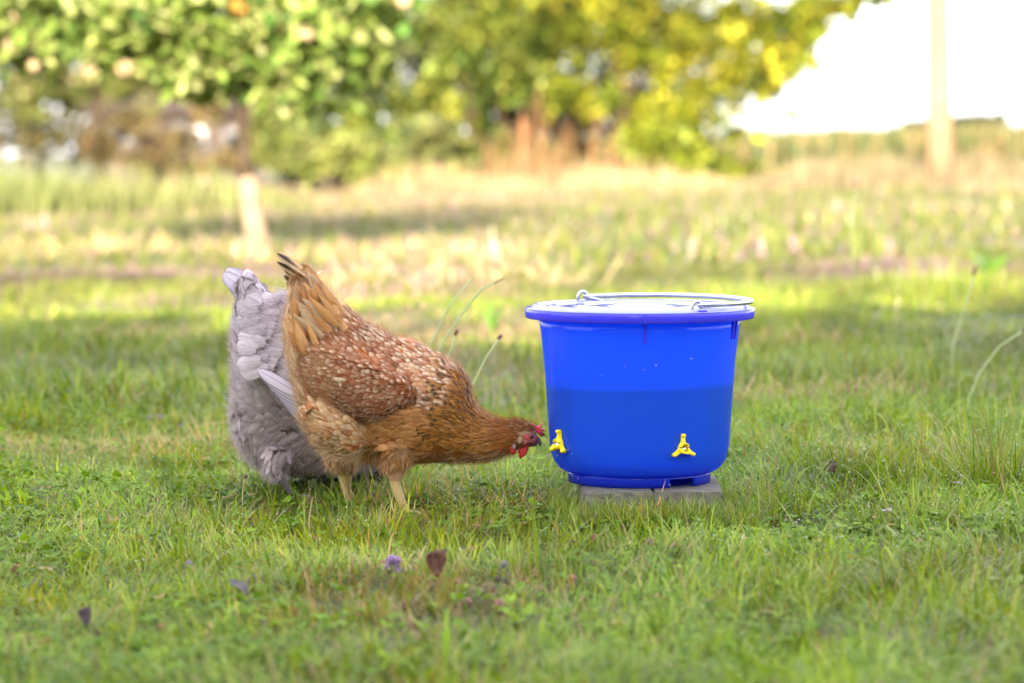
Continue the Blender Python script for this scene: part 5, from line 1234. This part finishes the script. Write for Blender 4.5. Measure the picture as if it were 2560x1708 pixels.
# leaves lying on the lawn
def fallen_leaf(px, py, ln, w, rz, rx, curl, col, label, col2=None):
    g0 = on_ground(px, py); bm = bmesh.new(); nU, nV = 7, 9; G_ = []
    for i in range(nV):
        t = i/(nV-1); hw = w*.5*math.sin(math.pi*min(.98, t**1.4*.92+.04))**.9*(1+.12*math.sin(i*2.7+px))
        row = []
        for j in range(nU):
            u = j/(nU-1)*2-1
            row.append(bm.verts.new((u*hw, (t-.5)*ln, (u*u*hw*curl*(1+.5*math.sin(t*4+py)) if u > 0 else u*u*hw*curl*.6)+math.sin(t*5)*.0025+t*t*ln*.2)))
        G_.append(row)
    for i in range(nV-1):
        for j in range(nU-1): bm.faces.new((G_[i][j], G_[i][j+1], G_[i+1][j+1], G_[i+1][j]))
    o = bm_obj('fallen_leaf', bm, principled('fallen_leaf', col, .6, .4, (60, .6, col2 or tuple(c*.5 for c in col)), (200, .4)), None)
    md = o.modifiers.new('thick', 'SOLIDIFY'); md.thickness = .0005
    o.location = g0+Vector((0, 0, .026)); o.rotation_euler = (rx, 0, rz)
    return tag(o, label, 'leaf', 'leaves lying in the lawn')
fallen_leaf(598, 1522, .034, .022, R(50), R(25), .5, (.085, .07, .085), 'grey-purple pointed leaf lying in the left foreground')
fallen_leaf(212, 1612, .034, .016, R(20), R(35), 1.7, (.05, .03, .035), 'narrow dark curled leaf in the lower left corner area')
fallen_leaf(1085, 1468, .042, .026, R(14), R(58), 1.9, (.13, .05, .03), 'upright curled brown leaf in the middle foreground')
fallen_leaf(1262, 1512, .030, .016, R(80), R(20), .6, (.035, .015, .015), 'dark crumpled leaf under the pink clover head')
fallen_leaf(2082, 1205, .026, .015, R(-8), R(75), .8, (.09, .055, .035), 'small upright brown leaf in the grass right of the bucket')
fallen_leaf(2222, 1325, .022, .013, R(70), R(10), .4, (.45, .38, .45), 'pale lilac-grey leaf lying in the grass on the right')
fallen_leaf(2395, 1255, .022, .010, R(60), R(10), .4, (.25, .18, .26), 'mauve leaf half hidden by the tall tuft on the right')
fallen_leaf(163, 1018, .024, .014, R(70), R(0), .4, (.015, .012, .012), 'black droppings in the grass on the left, shaped as a shrivelled leaf')  # leaf shape added to stand in for black droppings
fallen_leaf(35, 1005, .020, .010, R(90), R(0), .4, (.03, .018, .014), 'dark shrivelled leaf at the left edge')
fallen_leaf(635, 1247, .014, .010, R(60), R(10), .5, (.012, .012, .016), 'small black leaf in the grass before the grey hen')
# dry twig left of the grey hen
g0 = on_ground(500, 1085); tw = empty('dry_twig', g0, 'pale forked dry stalk lying left of the grey hen', 'twig')
bm = bmesh.new(); yy = g0.y
tube_bm(bm, [P(436, 1094, yy-.02)-g0, P(465, 1078, yy)-g0, P(490, 1070, yy)-g0, P(520, 1060, yy+.01)-g0, P(555, 1057, yy+.02)-g0, P(600, 1056, yy+.03)-g0], [.0016, .0022, .0027, .0022, .0020, .0018], 8); bm_obj('stem', bm, M_STRAW, tw)
for a_, b_ in (((472, 1072), (462, 1052)), ((478, 1070), (482, 1045)), ((468, 1080), (490, 1090))):
    bm = bmesh.new(); tube_bm(bm, [P(*a_, yy)-g0, P(*b_, yy-.01)-g0], [.002, .0008], 6); bm_obj('side_twig', bm, M_STRAW, tw)
# dry straw heaps
def straw_heap(px, py, rad, n, label, col=(.45, .33, .18), hgt=.05):
    g0 = on_ground(px, py); a = rng.random(n)*6.283; r_ = rad*np.sqrt(rng.random(n)); X = g0.x+r_*np.cos(a)*1.6; Y = g0.y+r_*np.sin(a)
    c = np.array(col)*rng.uniform(.6, 1.3, (n, 1))
    w_ = .0025*g0.y/5
    o = grass_obj('dry_grass', [blades(X, Y, rng.uniform(.05, .14, n)*g0.y/8, rng.uniform(w_*.5, w_*1.3, n), rng.random(n)*6.283, rng.uniform(.9, 1.5, n), rng.uniform(-.2, .3, n), c, 3, z0=gh(X, Y)+rng.uniform(.0, .03, n))], M_DRY)
    return tag(o, label, 'dry grass', kind='stuff')
straw_heap(350, 865, .12, 220, 'withered brown grass heap left of the grey hen\'s tail')
straw_heap(940, 665, .5, 600, 'bleached straw lying on the sunlit edge behind the brown hen', (.60, .46, .27))
straw_heap(1120, 700, .4, 350, 'more bleached straw right of the hen\'s tail', (.50, .40, .25))
straw_heap(2060, 1010, .16, 420, 'brown withered grass strip behind the bucket on the right', (.42, .28, .17))
straw_heap(1900, 880, .18, 300, 'withered grass patch right of the bucket', (.40, .28, .18))
straw_heap(1620, 1330, .06, 160, 'dry reddish grass bits in front of the paving blocks', (.42, .22, .11))
straw_heap(1380, 1290, .06, 120, 'dry straw bits left of the paving blocks', (.44, .28, .14))
straw_heap(240, 640, .7, 500, 'bleached grass on the sunlit left side', (.60, .46, .27))
# broad leaves
def broad(px, py, n, ln, w, label, cols, up=.6, name='weed'):
    g0 = on_ground(px, py); t = empty(name, g0, label, 'weed', None)
    for i in range(n):
        az = i*6.283/n+random.uniform(-.4, .4); c = np.array([cols[i % len(cols)]])
        v_, c_, q_, t_ = blades(np.array([0.]), np.array([0.]), np.array([ln*random.uniform(.75, 1.1)]), np.array([w]), np.array([az]), np.array([up+random.uniform(-.2, .2)]), np.array([.9]), c, 6, z0=np.array([.004]))
        # leaf-shaped width: narrow foot, wide middle
        v_ = v_.reshape(-1, 3); 
        for k in range(6):
            m_ = (v_[2*k]+v_[2*k+1])/2; f_ = [.3, .75, 1, .95, .75, .45][k]/(1-(k/6)**2*.9); v_[2*k] = m_+(v_[2*k]-m_)*f_; v_[2*k+1] = m_+(v_[2*k+1]-m_)*f_
        o = grass_obj('leaf', [(v_, c_, q_, t_)], M_GRASS, parent=t)
    return t
YG = ((.30, .36, .03), (.24, .33, .03)); DG = ((.07, .18, .03), (.10, .22, .03))
broad(795, 1330, 7, .030, .013, 'yellow-green young weed leaf in front of the brown hen', YG, .3)
broad(370, 985, 8, .05, .02, 'broad-leaved green weed left of the grey hen', DG, .7)
broad(2060, 960, 5, .07, .012, 'bluish green broad grass leaves right of the bucket', ((.12, .22, .10),), 1.0)
broad(2540, 1470, 4, .04, .028, 'pale round leaf at the lower right edge', ((.30, .38, .10),), .8)
broad(2480, 680, 9, .22, .03, 'large leafy green plant in the right distance', DG, .5)
broad(1230, 840, 8, .12, .012, 'upright green blades left of the bucket', DG, .25)
broad(1690, 1290, 3, .075, .0045, 'arching wide grass blade below the right paving block', YG, .9)
broad(560, 1090, 5, .06, .010, 'bluish broad grass blades left of the grey hen', ((.10, .22, .07),), .7)
# one close broad blade, out of focus
g0 = on_ground(1115, 1680); t = empty('wild_grass', g0, 'wide blurred yellow-green grass blade at the bottom edge', 'grass')
for (dx_, h_, w_, c_, az) in ((0, .075, .011, (.22, .36, .03), 1.3), (.008, .068, .003, (.40, .28, .08), .2)):
    v4 = blades(np.array([dx_]), np.array([0.]), np.array([h_]), np.array([w_]), np.array([az]), np.array([.05]), np.array([.25]), np.array([c_]), 6, z0=np.array([0.])); grass_obj('leaf', [v4], M_GRASS, parent=t)
# tall single blades in front of the bucket
for px, py, h_, lb in ((1585, 1262, .075, 'long single grass blade standing in front of the bucket foot'), (1578, 1275, .052, 'shorter straight blade beside the long one before the bucket foot')):
    g0 = on_ground(px, py+18); t = grass_obj('wild_grass', [blades(np.array([0.]), np.array([0.]), np.array([h_]), np.array([.0028]), np.array([3.1]), np.array([.12]), np.array([.1]), np.array([(.14, .26, .03)]), 5, z0=np.array([0.]))]); t.location = g0; tag(t, lb, 'grass')
# grass standing up round the foot of the blocks
PX_ = []
for (x0_, x1_, y0_, y1_, nn_) in ((.07, .36, 4.60, 4.725, 2600), (.335, .40, 4.70, 5.02, 500), (.05, .095, 4.7, 5.0, 450)):
    X = rng.uniform(x0_, x1_, nn_); Y = rng.uniform(y0_, y1_, nn_)
    PX_.append(blades(X, Y, rng.uniform(.035, .072, nn_), rng.uniform(.0012, .0024, nn_), rng.random(nn_)*6.283, np.abs(rng.normal(.3, .3, nn_)), rng.uniform(.2, 1.5, nn_), pal(nn_, .12), 4))
o = grass_obj('border_grass', PX_); tag(o, 'uncut grass hiding the foot of the paving blocks', 'grass', kind='stuff')
# dew
bm_n = 2200; x, y = field(bm_n*2, 4.2, 5.9, .2); x = x[:bm_n]; y = y[:bm_n]; k = (x > .25) | (rng.random(len(x)) < .4); k &= notpaver(x, y); x, y = x[k], y[k]
ico = bmesh.new(); bmesh.ops.create_icosphere(ico, subdivisions=1, radius=1); iv = np.array([v_.co[:] for v_ in ico.verts]); ifc = np.array([[v_.index for v_ in f_.verts] for f_ in ico.faces]); ico.free()
zr = rng.uniform(.015, .05, len(x)); rr = rng.uniform(.0004, .0010, len(x))
V = np.stack([x, y, gh(x, y)+zr], 1)[:, None]+iv[None]*rr[:, None, None]; Fd = (np.arange(len(x))*len(iv))[:, None, None]+ifc[None]
o = link('dew_drops', np_mesh('dew_drops', V.reshape(-1, 3), [Fd.reshape(-1, 3)]), principled('dew', (.8, .85, .9), .02, .8)); tag(o, 'tiny dew drops hanging on the grass', 'dew', kind='stuff')
